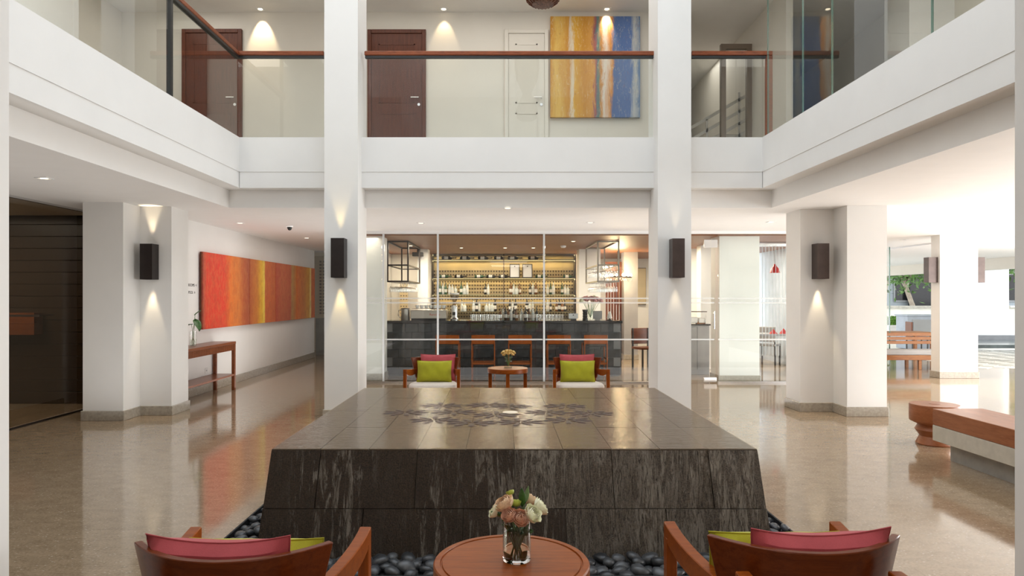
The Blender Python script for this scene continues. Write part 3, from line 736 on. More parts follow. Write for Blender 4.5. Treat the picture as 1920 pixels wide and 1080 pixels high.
MB().lathe([(.05, .29), (.03, .32), (.03, .36), (.075, .42), (.09, .50)], n=20).build('hopper', 'smoked_glass', e, smooth=True)
MB().lathe([(.092, .50), (.092, .53), (.02, .54)], n=20).build('lid', 'porcelain', e, smooth=True)
box(-.03, .03, -.1, -.06, .10, .16).build('spout', 'black_plastic', e, bevel=.006)
e = thing('wire_pot', 'tall steel pitcher on the bar left of the espresso machine', 'pitcher', (PX(760, D), D, 1.05))
MB().lathe([(.085, 0), (.09, .01), (.08, .2), (.088, .22)], n=20, cap=False).build('pitcher_body', 'brushed_steel', e, smooth=True)
MB().tube([(-.085, 0, .2), (-.13, 0, .19), (-.14, 0, .1), (-.09, 0, .04)], .008, 8).build('handle', 'steel', e, smooth=True)
MB().lathe([(.088, .22), (.088, .23), (.01, .24)], n=20).build('lid', 'bronze_dark', e, smooth=True)
# right end of the counter
def petals(rad, mat_seed, n_l=4, ruf=.09, ng=6):
    """rose-like bloom: cupped overlapping petals, closed inside and open outside, ruffled rims"""
    rnd = random.Random(mat_seed); mb = MB()
    for L in range(n_l):
        k_ = L/max(1, n_l-1); r0 = rad*(0.30+0.66*k_); tmax = math.radians(150-52*k_); npet = 3+min(L, 2)
        for k in range(npet):
            a0 = 2*PI*k/npet+L*0.9+rnd.uniform(-.2, .2); wd = 2*PI/npet*1.45; ph = rnd.uniform(0, 6); rr0 = r0*rnd.uniform(.92, 1.06)
            def fn(u, v, a0=a0, wd=wd, rr0=rr0, tmax=tmax, ph=ph, k_=k_):
                th = .25+(tmax-.25)*v*(1-.13*(2*u-1)**2)
                a = a0+(u-.5)*wd*(.55+.45*math.sin(min(1, v*1.2)*PI/2))
                w_ = 1+(ruf*math.sin(u*10+ph)+.05*math.sin(u*23+ph*2))*v**3+.20*k_*max(0, v-.65)
                r_ = rr0*w_*(1+.05*(u-.5))
                return (r_*math.sin(th)*math.cos(a), r_*math.sin(th)*math.sin(a), rad*.75-r_*math.cos(th)*.85+rad*.05*math.sin(u*12+ph)*v*v)
            mb.grid(fn, ng, 6)
    return mb
def leaf_mesh(L, W, bend=.3, nu=6):
    def fn(u, v):
        wv = W*math.sin(PI*min(1, v*.97+.015))**.8*(1-.25*v)
        x = (u-.5)*2*wv/2
        return (x, L*v*math.cos(bend*v), L*bend*v*v*.6-abs(u-.5)*W*.25*0+(abs(u-.5)**2)*W*.5)
    return MB().grid(fn, 2, nu)
def flower(loc, base_, rad, mat, lab, grp, seed, leaf=True, n_l=4, stem='stem_green'):
    """bloom on a stem that comes from the vase mouth"""
    e = thing('flower', lab, 'flower', base_, group=grp)
    d = Vector(loc)-Vector(base_)
    b_ = petals(rad, seed, n_l).build('bloom', mat, e, smooth=True)
    b_.location = d-d.normalized()*rad*.8
    b_.rotation_euler = Vector((d.x*1.6, d.y*1.6, max(.02, abs(d.z)*.55))).to_track_quat('Z', 'Y').to_euler()
    MB().tube([(0, 0, 0), tuple(d*.5+Vector((0, 0, .01))), tuple(d-d.normalized()*rad*.5)], rad*.055+.0008, 6).build('stem', stem, e, smooth=True)
    if leaf:
        l_ = leaf_mesh(rad*1.3, rad*.55).build('leaf', 'leaf_green', e, smooth=True)
        l_.location = d*.55; l_.rotation_euler = (.6, 0, seed*1.7)
    return e
def vase(name, lab, loc, r, h, water=.4, mat='clear_glass', square=False):
    e = thing(name, lab, 'vase', loc)
    if square:
        g_ = MB(); t_ = .004
        for a in ((-r, r, -r, -r+t_), (-r, r, r-t_, r), (-r, -r+t_, -r, r), (r-t_, r, -r, r)): g_.box(*a, 0, h)
        g_.box(-r, r, -r, r, 0, .008).build('vase_body', mat, e)
        box(-r+t_, r-t_, -r+t_, r-t_, .008, h*water).build('water', 'water_clear', e)
    else:
        MB().lathe([(.0005, 0), (r*.97, 0), (r, .004), (r, h-.002), (r-.002, h), (r-.004, h-.002), (r-.004, .012), (.0005, .012)], n=40, cap=False).build('vase_body', mat, e, smooth=True)
        MB().lathe([(r-.005, .0125), (r-.005, h*water)], n=32).build('water', 'water_clear', e, smooth=True)
    return e
D = 13.5
vase('flower_vase', 'clear glass vase of pink flowers at the right end of the bar', (PX(1107, D), D, 1.05), .055, .36, .6)
for i in range(14):
    a = i*2.4; r = .05+.16*math.sqrt((i+.5)/14)
    vx, vz = PX(1107, D), 1.05
    flower((vx+r*math.cos(a), D+r*math.sin(a)*.8, vz+.50-r*.45), (vx, D, vz+.05), .055, 'pink_petal' if i % 3 else 'cream_petal', 'pink bloom in the tall bouquet at the right end of the bar' if i % 3 else 'pale bloom in the tall bouquet at the right end of the bar', 'pink blooms in the bar bouquet' if i % 3 else 'pale blooms in the bar bouquet', i, False, 3)
e = thing('canister', 'black ribbed canister left of the bar bouquet', 'canister', (PX(1097, D), D, 1.05))
MB().lathe([(.05, 0), (.05, .04), (.042, .045), (.05, .09), (.042, .095), (.05, .14), (.042, .145), (.052, .19)], n=20).build('canister_body', 'black_plastic', e, smooth=True)
MB().lathe([(.055, .19), (.055, .205), (.01, .21)], n=20).build('lid', 'black_plastic', e, smooth=True)
e = thing('register_screen', 'gray point of sale screen right of the bar bouquet', 'monitor', (PX(1121, D), D+.05, 1.05))
box(-.09, .09, 0, .02, .02, .18).build('housing', 'gray_paint', e, bevel=.004); box(-.05, .05, -.02, .1, 0, .02).build('foot', 'gray_paint', e)
e = thing('table_lamp', 'small white cone lamp on the right end of the bar', 'lamp', (PX(1143, D), D, 1.05))
MB().lathe([(.06, 0), (.06, .012), (.012, .02), (.012, .04)], n=20).build('lamp_base', 'black_plastic', e, smooth=True)
MB().lathe([(.055, .035), (.03, .15), (.012, .17)], n=20).build('lamp_shade', 'porcelain', e, smooth=True)
e = thing('notice_card', 'pale notice card standing on the bar counter', 'card', (PX(1075, D), D, 1.05))
box(-.09, .09, 0, .012, .03, .13).build('card', 'paper', e); box(-.05, .05, -.02, .05, 0, .03).build('foot', 'black_plastic', e); box(-.01, .01, -.002, 0, .09, .11).build('emblem', 'black_ink', e)

# hanging cages with glasses
def cage(x0, x1, lab, cell):
    y0, y1, z0, z1, zm = 13.25, 15.1, 1.80, 2.575, 2.11
    e = thing('hanging_rack', lab, 'rack', ((x0+x1)/2, y0, z0)); o_ = LOC[e.name]
    f_ = MB(); r = .014
    for x in (x0, x1):
        for y in (y0, y1): f_.box(x-r, x+r, y-r, y+r, z0, z1)
    for zz in (z0, zm, z1-r):
        for x in (x0, x1): f_.box(x-r, x+r, y0, y1, zz-r, zz+r)
        for y in (y0, y1): f_.box(x0, x1, y-r, y+r, zz-r, zz+r)
    f_.build('frame', 'bronze_dark' if cell == 'l' else 'brushed_steel', e, world=True)
    box(x0+.02, x1-.02, y0+.02, y1-.02, zm-.004, zm+.008).build('shelf', 'smoked_glass', e, world=True)
    box(x0+.02, x1-.02, y0+.02, y1-.02, z0-.004, z0+.008).build('shelf', 'bronze', e, world=True)
    for i in range(4):
        for j in range(7):
            glassware('wine_glass', GOB, (x0+.04+i*(x1-x0-.08)/3, y0+.1+j*.25, z0-.006), 'wine glass hanging under the '+('left' if cell == 'l' else 'right')+' bar rack', 'wine glasses hanging under the '+('left' if cell == 'l' else 'right')+' bar rack', (PI, 0, 0))
    if cell == 'r':
        for i in range(4):
            for j in range(7):
                glassware('wine_glass', GOB, (x0+.04+i*(x1-x0-.08)/3, y0+.1+j*.25, zm-.006), 'wine glass hanging from the upper shelf of the right bar rack', 'wine glasses under the upper shelf of the right bar rack', (PI, 0, 0))
cage(PX(727, 13.25), PX(765, 13.25), 'dark steel hanging rack over the left end of the bar', 'l')
cage(PX(1121, 13.25), PX(1160, 13.25), 'pale steel hanging rack over the right end of the bar', 'r')
e = thing('ceiling_speaker', 'black box speaker on the bar ceiling by the left rack', 'speaker', (PX(783, 15.3), 15.3, 2.40))
box(-.12, .12, 0, .15, 0, .09).build('speaker_body', 'black_plastic', e, bevel=.008); box(-.02, .02, .05, .09, .09, .18).build('bracket', 'black_metal', e)

# bar stools
bs = thing('bar_stool', '', 'stool', (0, 0, 0))
w2 = .215
box(-w2, w2, -.02, .015, .645, .81).build('backrest', 'teak', bs, bevel=.006)
box(-w2+.02, w2-.02, 0, .36, .60, .655).build('seat', 'black_leather', bs, bevel=.015, seg=2)
for sx in (-1, 1):
    for yy in (-.01, .36):
        box(sx*w2-.02 if sx > 0 else -w2-.0, sx*w2 if sx > 0 else -w2+.02, yy-.02, yy+.02, 0, .65).build('leg', 'teak_v', bs, bevel=.003)
box(-w2, w2, -.012, .012, .27, .31).build('footrest', 'teak', bs, bevel=.003); box(-w2, w2, .35, .375, .27, .31).build('footrest', 'teak', bs, bevel=.003)
for sx in (-1, 1): box(sx*w2-.01, sx*w2+.01, 0, .36, .35, .38).build('side_rail', 'teak', bs)
SN = ['leftmost', 'second from left', 'middle', 'second from right', 'rightmost']
for i, px in enumerate((839, 906, 975, 1048, 1117)):
    lab = f'{SN[i]} of the wooden stools lined up at the bar'
    if i == 0: bs.location = (PX(px, 12.62), 12.62, 0); bs['label'] = lab; bs['group'] = 'wooden bar stools'
    else: dup(bs, (PX(px, 12.62), 12.62, 0), 0, lab, 'wooden bar stools')

# chandelier and pendants deep in the restaurant
e = thing('chandelier', 'round glowing crystal chandelier hanging right of the bar', 'chandelier', (PX(1158, 16.3), 16.3, 1.95))
MB().lathe([(.30, 0), (.33, .0), (.33, .03), (.30, .03), (.30, 0)], n=32, cap=False).build('ring', 'bronze', e, smooth=True)
MB().tube([(0, 0, .03), (0, 0, .63)], .008).build('rod', 'bronze', e)
for k in range(4): MB().bar((0, 0, .3), (.31*math.cos(k*PI/2), .31*math.sin(k*PI/2), .02), .008, .008).build('arm', 'bronze', e)
for k in range(14):
    a = 2*PI*k/14; o = MB().lathe([(.002, -.03), (.025, 0), (.002, .04)], (0.32*math.cos(a), .32*math.sin(a), .06), 8).build('bulb', 'warm_bulb', e, smooth=True)
cr = MB()
for k in range(60):
    a = 2*PI*k/60; r = .33 if k % 2 else .25
    cr.lathe([(.001, -.10), (.012, -.06), (.001, -.01)], (r*math.cos(a), r*math.sin(a), 0), 5)
o = cr.build('crystal_drops', 'clear_glass', e); o['kind'] = 'stuff'
light('chandelier_light', 'POINT', (PX(1158, 16.3), 16.3, 2.1), (0, 0, 0), 60, WARM, .2)
for i, (x, y, en) in enumerate(((-1.5, 14.6, 50), (0.6, 14.6, 46), (-.2, 16.2, 24), (3.4, 14.4, 60), (5.2, 15.2, 60), (3.6, 17.5, 60), (-2.3, 16.5, 22), (-2.45, 12.2, 3))):
    light('bar_downlight_glow', 'AREA', (x, y, 2.55), (0, 0, 0), en, (1, .86, .68), .5, .5)
light('restaurant_side_fill', 'AREA', (6.9, 17.9, 1.5), (math.radians(-90), 0, math.radians(40)), 60, (.86, .93, 1), 2.5, 2.2)  # added lamp in place of window light from the restaurant side
# wall panels and timber in the restaurant right of the bar
e = thing('timber_screen', 'tall dark timber screen right of the bar', 'screen', (PX(1151, 16.9), 16.9, 0))
for k in range(6): box(-.2+k*.068, -.2+k*.068+.05, 0, .03, 0, 2.3).build('slat', 'door_wood', e)
box(-.21, .21, .03, .06, 2.3, 2.36).build('top_rail', 'door_wood', e)
e = thing('wall_light_panel', 'glowing warm amber panel on the restaurant wall', 'lamp', (PX(1185, 19.3), 19.4, 1.3))
box(-.4, .4, -.03, .03, 0, 1.0).build('panel', 'backlit_wall', e); box(-.42, .42, .03, .05, -.02, 1.02).build('frame', 'bronze', e)
# dining chair far right
def simple_chair(lab, x, y, rz, mat, cat='chair'):
    e = thing('dining_chair', lab, cat, (x, y, 0), rz)
    box(-.21, .21, -.2, .2, .42, .47).build('seat', mat, e, bevel=.01); box(-.21, .21, .18, .21, .52, .85).build('backrest', mat, e, bevel=.01)
    for sx in (-1, 1):
        for sy in (-1, 1): box(sx*.19-.015, sx*.19+.015, sy*.18-.015, sy*.18+.015, 0, .85 if sy > 0 else .42).build('leg', 'black_metal', e)
simple_chair('dark red dining chair beyond the glass right of the bar', PX(1210, 14.4), 14.4, .4, 'teak_dark')
simple_chair('gray dining chair near the string curtain', PX(1441, 15.4), 15.4, 2.5, 'gray_paint')

# station behind the swing door
e = thing('service_station', 'gray service cabinet behind the glass swing door', 'cabinet', (PX(1303, 13.4), 13.4, 0))
box(-.2, .28, 0, .5, 0, .95).build('cabinet_body', 'gray_paint', e, bevel=.004); box(-.22, .3, -.02, .52, .95, .98).build('cabinet_top', 'dark_counter', e)
for k in range(2): box(-.19+k*.235, .035+k*.235, -.012, 0, .1, .92).build('cabinet_door', 'gray_paint', e)
e = thing('tray_stack', 'steel tray stand with baskets on the service cabinet', 'tray', (PX(1306, 13.5), 13.5, .98))
f_ = MB()
for x in (-.15, .15):
    for y in (-.1, .1): f_.bar((x, y, 0), (x, y, .24), .01, .01)
f_.build('stand', 'steel', e); box(-.17, .17, -.12, .12, .23, .245).build('shelf', 'bronze', e); box(-.15, .0, -.09, .09, .02, .13).build('basket', 'porcelain', e, bevel=.01); box(.02, .15, -.09, .09, .02, .12).build('basket', 'porcelain', e, bevel=.01)
e = thing('bread_tray', 'low wooden tray on the front of the service cabinet', 'tray', (PX(1318, 13.3), 13.42, .98))
MB().box(-.08, .08, 0, .1, 0, .01).box(-.08, -.07, 0, .1, .01, .05).box(.07, .08, 0, .1, .01, .05).box(-.08, .08, 0, .008, .01, .05).build('tray_body', 'orange_wood', e)
tag(box(PX(1314, 14.5), PX(1345, 14.5), 14.5, 14.8, 0, 2.58).build('partition_wall', 'white_paint'), 'white wall end seen through the glass swing door', 'wall', kind='structure')
tag(box(PX(1296, 15.5), PX(1380, 15.5), 15.5, 15.6, 0, 2.58).build('partition_wall', 'warm_gray_paint'), 'gray partition behind the service cabinet', 'wall', kind='structure')
# string curtain
e = thing('string_curtain', 'hanging pale string curtain behind the glass near the right columns', 'curtain', (5.2, 13.6, 0))
q = MB()
for k in range(70):
    x = -.7+k*.022; q.box(x, x+.004, (k % 3)*.05, (k % 3)*.05+.004, .35, 2.5)
o = q.build('strands', 'strand', e); o['kind'] = 'stuff'
box(-.72, .86, 0, .14, 2.5, 2.55).build('curtain_track', 'steel', e)
e = thing('side_table', 'dark dining table with red napkins behind the glass at right', 'table', (PX(1455, 14.0), 14.15, 0))
box(-.45, .45, -.3, .3, .72, .76).build('tabletop', 'gray_paint', e, bevel=.004)
for sx in (-1, 1):
    for sy in (-1, 1): box(sx*.4-.02, sx*.4+.02, sy*.26-.02, sy*.26+.02, 0, .72).build('leg', 'gray_paint', e)
for i, (px, h_) in enumerate(((1450, .06), (1469, .07))):
    e = thing('napkin', ('left' if i == 0 else 'right')+' folded red napkin on the dark dining table', 'napkin', (PX(px, 14), 14.0, .76))
    MB().add([(-.07, -.05, 0), (.07, -.05, 0), (.07, .05, 0), (-.07, .05, 0), (0, 0, h_*1.6)], [(3, 2, 1, 0), (0, 1, 4), (1, 2, 4), (2, 3, 4), (3, 0, 4)]).build('cloth_fold', 'red_cloth', e)
e = thing('pendant_lamp', 'small red pendant lamp behind the string curtain', 'lamp', (PX(1453, 14.3), 14.3, 2.0))
MB().lathe([(.10, 0), (.08, .08), (.03, .14), (.02, .18)], n=16).build('lamp_shade', 'red_cloth', e, smooth=True); MB().tube([(0, 0, .18), (0, 0, .58)], .004, 6).build('cord', 'black_plastic', e)
tag(box(6.3, 6.4, 15.0, 19.5, 0, 2.58).build('window_wall', 'pale_blue_box'), 'pale bluish wall behind the string curtain', 'wall', kind='structure')
# far left corridor end glass
e = thing('corridor_glass', 'glass partition closing the far end of the left corridor', 'glass wall', (-4.3, 17.26, 0), kind='structure')
for a in (-.35, .02): box(a, a+.35, -.006, .006, .03, ZC-.03).build('glass_pane', 'glass', e)
box(-.37, .4, -.02, .02, ZC-.04, ZC).build('top_track', 'seal', e)
e = thing('lattice_screen', 'pale perforated lattice screen beyond the corridor glass', 'screen', (-4.35, 18.3, 0))
box(-.5, .7, .03, .06, .0, 2.5).build('backing', 'cream_paint', e)
q = MB()
for r in range(17):
    for c_ in range(13): q.box(-.48+c_*.09, -.43+c_*.09, .005, .03, 1.05+r*.085, 1.10+r*.085)
o = q.build('lattice', 'gray_paint', e); o['kind'] = 'stuff'
box(-.5, .7, -.3, .0, 0, .95).build('base_cabinet', 'gray_paint', e)

# ================================================================== UPPER GALLERY
YU = 10.8
tag(box(-5.93, PX(1290, YU), YU, YU+.15, ZF2-.01, ZC2).build('wall_upper_back', 'cream_paint'), 'cream wall of the upper gallery with three doors and a painting', 'wall', kind='structure')
tag(box(-6.1, -5.93, 2, YU+.15, ZF2-.01, ZC2).build('wall_upper_left', 'cream_paint'), 'cream wall on the left of the upper gallery', 'wall', kind='structure')
tag(box(-5.93, -5.5, 7.4, 9.0, ZF2-.01, ZC2).build('wall_upper_pier', 'white_paint'), 'white pier on the left of the upper gallery', 'wall', kind='structure')
def door(n, px0, px1, mat, lab, ytop, hside=1):
    x0, x1 = PX(px0, YU), PX(px1, YU); zt = PZ(ytop, YU); w_ = x1-x0; hh = zt-ZF2
    e = thing(f'door_{n}', lab, 'door', ((x0+x1)/2, YU, ZF2), kind='structure')
    q = MB().box(-w_/2, -w_/2+.06, -.05, 0, 0, hh).box(w_/2-.06, w_/2, -.05, 0, 0, hh).box(-w_/2+.06, w_/2-.06, -.05, 0, hh-.06, hh); q.build('door_frame', mat, e, bevel=.004)
    lf = box(-w_/2+.062, w_/2-.062, -.03, 0, .01, hh-.062).build('door_leaf', mat, e)
    a = w_/2-.17
    fr_ = MB()
    for z0, z1 in ((.2, .85), (1.0, hh-.22)):
        fr_.box(-a, a, -.036, -.03, z0, z0+.02).box(-a, a, -.036, -.03, z1-.02, z1).box(-a, -a+.02, -.036, -.03, z0, z1).box(a-.02, a, -.036, -.03, z0, z1)
    fr_.build('panel_moulding', mat, lf)
    hx = (w_/2-.11)*hside
    MB().tube([(hx, -.03, 1.08), (hx, -.08, 1.08), (hx-.12*hside, -.08, 1.08)], .009, 8).build('handle', 'steel', e, smooth=True)
    MB().lathe([(.022, -.04), (.022, -.03)], (hx, 0, .98), 16, ax='y').build('lock', 'steel', e)
door(1, 690, 799, 'door_wood', 'dark wooden door in the middle of the upper gallery', 57)
door(2, 343, 455, 'door_wood', 'dark wooden door at the left of the upper gallery', 56)
door(3, 946, 1028, 'cream_paint', 'cream painted door beside the abstract painting upstairs', 57)
e = tag(box(PX(1032, YU-.06), PX(1200, YU-.06), YU-.07, YU-.01, PZ(220, YU-.06), PZ(31, YU-.06)).build('painting', 'paint_abstract', origin=((PX(1032, YU-.06)+PX(1200, YU-.06))/2, YU-.04, 4.3)), 'large abstract painting in yellow, white and blue bands upstairs', 'painting')
# right corridor upstairs
tag(box(4.05, 4.15, 9.9, 17, ZF2-.01, ZC2).build('wall_upper_corridor', 'cream_paint'), 'cream wall of the upstairs corridor on the right', 'wall', kind='structure')
tag(box(2.2, 9, 16.9, 17, ZF2-.01, ZC2).build('wall_upper_end', 'warm_gray_paint'), 'end wall of the upstairs corridor', 'wall', kind='structure')
tag(box(PX(1290, YU)-.15, PX(1290, YU), YU+.15, 16.9, ZF2-.01, ZC2).build('wall_upper_inner', 'cream_paint'), 'inner wall of the upstairs corridor', 'wall', kind='structure')
tag(box(6.0, 6.1, 2, 16.9, ZF2-.01, ZC2).build('wall_upper_right', 'cream_paint'), 'cream wall on the right of the upper gallery', 'wall', kind='structure')
tag(box(5.4, 6.0, 9.2, 9.8, ZF2-.01, ZC2).build('wall_upper_right_pier', 'white_paint'), 'white pier on the right of the upper gallery', 'wall', kind='structure')
tag(box(5.96, 6.0, 5.6, 7.9, ZF2, 5.6).build('timber_panel', 'door_wood'), 'dark brown timber panel on the right gallery wall', 'panel', kind='structure')
# stair and railing in the upstairs corridor
e = thing('stair_railing', 'gray metal stair railing behind the upper right glass', 'railing', (3.2, 11.6, ZF2))
for k in range(4): MB().bar((-.05+.27*k, 0, 0), (-.05+.27*k, 0, .75+.22*k), .035, .02).build('post', 'warm_gray_paint', e)
for k in range(4): MB().bar((-.25, 0, .10+.2*k), (.86, 0, .75+.2*k), .02, .05).build('rail', 'warm_gray_paint', e)
e = thing('staircase', 'pale staircase rising behind the upper right glass', 'stairs', (3.2, 11.75, ZF2))
for k in range(5): box(-.29+.22*k, .82, 0, .9, .0 if k == 0 else .15*k, .15*(k+1)).build('step', 'cream_paint', e)
e = thing('door_frame', 'brown door frame in the upstairs corridor on the right', 'door frame', (3.75, 11.25, ZF2))
MB().box(-.2, -.12, 0, .08, 0, 2.1).box(.22, .3, 0, .08, 0, 2.1).box(-.12, .22, 0, .08, 2.02, 2.1).build('frame', 'taupe', e)

# ---- balustrades
def panel(e, x0, x1, y0, y1, z0, z1, mat='glass'):
    return box(x0, x1, y0, y1, z0, z1).build('glass_panel', mat, e, world=True)
RZ0, RZ1 = 4.515, 4.60
e = thing('glass_balustrade', 'glass balustrade with wooden handrail between the two central columns', 'balustrade', (0, 8.76, ZF2))
panel(e, PX(691, 8.76), PX(945, 8.76), 8.755, 8.767, ZF2, RZ0); panel(e, PX(947, 8.76), PX(1224, 8.76), 8.755, 8.767, ZF2, RZ0)
box(PX(684, 8.76), PX(1226, 8.76), 8.725, 8.80, RZ0+.03, RZ1).build('handrail', 'rail_wood', e, world=True, bevel=.008)
box(PX(685, 8.76), PX(1225, 8.76), 8.74, 8.785, RZ0, RZ0+.03).build('rail_channel', 'black_metal', e, world=True)
e = thing('glass_balustrade', 'glass balustrade with wooden handrail at the back left corner', 'balustrade', (-2.9, 8.76, ZF2))
panel(e, XL-.03, PX(608, 8.76), 8.755, 8.767, ZF2, RZ0)
box(XL-.08, PX(608, 8.76), 8.725, 8.80, RZ0+.03, RZ1).build('handrail', 'rail_wood', e, world=True, bevel=.008)
box(XL-.07, PX(608, 8.76), 8.74, 8.785, RZ0, RZ0+.03).build('rail_channel', 'black_metal', e, world=True)
XS = XL-.045
e = thing('glass_balustrade', 'glass balustrade running along the left side of the atrium', 'balustrade', (XS, 5, ZF2))
panel(e, XS-.006, XS+.006, 7.02, 8.75, ZF2, RZ0); panel(e, XS-.006, XS+.006, 5.42, 6.95, ZF2, RZ0+.6); panel(e, XS-.006, XS+.006, 2.4, 5.40, ZF2, RZ0+.6)
box(XS-.04, XS+.035, 6.9, 8.72, RZ0+.03, RZ1).build('handrail', 'rail_wood', e, world=True, bevel=.008)
box(XS-.03, XS+.03, 6.9, 8.74, RZ0, RZ0+.03).build('rail_channel', 'black_metal', e, world=True)
box(XS-.022, XS+.022, 6.96, 7.01, ZF2-.01, 5.9).build('post', 'black_metal', e, world=True)
e = thing('glass_balustrade', 'glass balustrade with wooden end post at the back right corner', 'balustrade', (3.0, 8.76, ZF2))
XE = PX(1447, 8.76)
panel(e, PX(1296, 8.76), XE-.08, 8.755, 8.767, ZF2, RZ0)
box(PX(1296, 8.76), XE, 8.725, 8.80, RZ0+.03, RZ1).build('handrail', 'rail_wood', e, world=True, bevel=.006)
box(PX(1296, 8.76), XE-.08, 8.74, 8.785, RZ0, RZ0+.03).build('rail_channel', 'black_metal', e, world=True)
box(XE-.075, XE, 8.725, 8.80, ZF2-.01, RZ0+.03).build('end_post', 'rail_wood', e, world=True, bevel=.006)
XG = XR+.05
e = thing('glass_screen', 'tall greenish glass screen along the right side of the atrium', 'glass screen', (XG, 5, ZF2))
for y0, y1 in ((7.665, 8.66), (6.985, 7.65), (5.36, 6.97), (2.4, 5.345)): panel(e, XG-.006, XG+.006, y0, y1, ZF2, 5.93)
for y0 in (8.66, 7.652, 6.972, 5.348): box(XG-.008, XG+.008, y0, y0+.01, ZF2, 5.93).build('joint_strip', 'cable_glass_green', e, world=True)

# ---- hanging lantern seen at the top edge
e = thing('pendant_lantern', 'woven brown hourglass lantern hanging high in the atrium', 'pendant', (.386, 6.6, 4.27))
pf = [(.02, 0), (.10, .012), (.15, .05), (.17, .12), (.15, .22), (.09, .34), (.06, .42), (.10, .52), (.16, .66), (.19, .82), (.19, .95), (.10, 1.02)]
MB().lathe(pf, n=32).build('woven_shade', 'pendant_weave', e, smooth=True)
q = MB()
for k in range(20):
    a = 2*PI*k/20; q.tube([((r+.004)*math.cos(a+z_*1.5), (r+.004)*math.sin(a+z_*1.5), z_) for r, z_ in pf[1:]], .004, 5)
q.build('woven_ribs', 'teak_dark', e, smooth=True)
MB().tube([(0, 0, 1.02), (0, 0, 4.5)], .005, 6).build('cord', 'black_plastic', e)

# ---- ceiling fittings
def downlight(px, py, lab, zc=ZC, lit=True):
    D_ = (zc-H)*F/(CY-py)
    e = thing('downlight', lab, 'downlight', (PX(px, D_), D_, zc))
    MB().box(-.06, .06, -.06, -.045, -.006, 0).box(-.06, .06, .045, .06, -.006, 0).box(-.06, -.045, -.045, .045, -.006, 0).box(.045, .06, -.045, .045, -.006, 0).build('trim_frame', 'white_metal', e)
    MB().lathe([(.035, -.004), (.035, -.001)], n=16).build('lens', 'lamp_glow' if lit else 'steel', e)
    return D_
downlight(83, 334, 'recessed downlight in the low ceiling at far left')
downlight(450, 418, 'recessed downlight over the left corridor')
downlight(575, 446, 'recessed downlight at the far end of the left corridor')
downlight(789, 418, 'recessed downlight before the glass, left one')
downlight(952, 390, 'recessed downlight above the middle of the glass front')
downlight(1107, 417, 'recessed downlight before the glass, right one')
downlight(1446, 416, 'recessed downlight right of the swing door')
downlight(1695, 449, 'recessed downlight near the terrace', lit=False)
for px, py, en, lab, yoff in ((488, 17, 34, 'lit downlight over the left gallery wall', .42), (832, 17, 9, 'lit downlight right of the dark middle door upstairs', .42), (1138, 17, 24, 'lit downlight above the abstract painting', .42)):
    D_ = downlight(px, py, lab, ZC2)
    light('gallery_spot', 'SPOT', (PX(px, D_), D_-.03, ZC2-.03), (math.radians(22), 0, 0), en*.9, (1, .76, .46), .02, math.radians(105), 1.0)
e = thing('security_camera', 'small black and white dome camera under the corridor ceiling', 'camera', (PX(543, 11.2), 11.2, ZC))
MB().lathe([(.05, -.02), (.055, -.01), (.055, 0)], n=20).build('camera_base', 'white_metal', e, smooth=True)
MB().lathe([(.004, -.075), (.022, -.068), (.036, -.045), (.04, -.02)], n=20).build('dome', 'black_plastic', e, smooth=True)
e = thing('smoke_detector', 'round white smoke detector on the bar ceiling', 'detector', (PX(1056, 14.6), 14.6, 2.58))
MB().lathe([(.02, -.045), (.045, -.04), (.06, -.015), (.06, 0)], n=20).build('detector_body', 'white_metal', e, smooth=True)
for i, (px, D_) in enumerate(((865, 15.2), (947, 15.2), (1000, 15.2), (770, 14.6), (1075, 13.4), (1128, 15.4))):
    e = thing('downlight', ('recessed downlight in the timber ceiling above the left shelves', 'recessed downlight in the timber ceiling above the shelf centre', 'recessed downlight in the timber ceiling above the certificates',
        'recessed downlight in the timber ceiling over the left rack', 'recessed downlight in the timber ceiling right of the joint', 'recessed downlight in the timber ceiling over the right rack')[i], 'downlight', (PX(px, D_), D_, 2.58))
    MB().lathe([(.05, -.004), (.05, 0)], n=16).build('trim_ring', 'white_metal', e); MB().lathe([(.032, -.007), (.032, -.004)], n=16).build('lens', 'lamp_glow', e)

# ---- sconces
def sconce(lab, x0, x1, y0, y1, z0, z1, mat, up=10, dn=10, side='y', col=WARM, lens=True):
    e = thing('wall_sconce', lab, 'sconce', ((x0+x1)/2, (y0+y1)/2, z0)); t_ = .006
    q = MB().box(x0, x1, y0, y0+t_, z0, z1).box(x0, x1, y1-t_, y1, z0, z1).box(x0, x0+t_, y0+t_, y1-t_, z0, z1).box(x1-t_, x1, y0+t_, y1-t_, z0, z1)
    q.build('housing', mat, e, world=True)
    zm = (z0+z1)/2
    box(x0+t_, x1-t_, y0+t_, y1-t_, zm-.01, zm+.01).build('divider', 'bronze_dark', e, world=True)
    cx, cy_ = (x0+x1)/2, (y0+y1)/2
    if up:
        MB().lathe([(.03, zm+.011), (.03, zm+.05)], (cx, cy_, 0), 12).build('lamp', 'lamp_glow', e, world=True)
        light('sconce_up', 'SPOT', (cx, cy_+.03, z1-.004), (PI, 0, 0), up*.7, col, .02, math.radians(155), .6)
    if dn:
        MB().lathe([(.03, zm-.05), (.03, zm-.011)], (cx, cy_, 0), 12).build('lamp', 'lamp_glow', e, world=True)
        light('sconce_down', 'SPOT', (cx, cy_+.03, z0+.004), (0, 0, 0), dn*.7, col, .02, math.radians(155), .6)
W2 = (1, .80, .52)
sconce('dark box sconce glowing on the white column beside the left corridor', PX(262, 8.63), PX(285, 8.63), 8.63, 8.80, 1.72, 2.165, 'bronze_dark', 26, 34, col=W2)
sconce('dark box sconce glowing on the column left of the fountain', PX(620, 8.33), PX(645, 8.33), 8.33, 8.50, 1.735, 2.21, 'bronze_dark', 16, 34, col=(1, .74, .30))
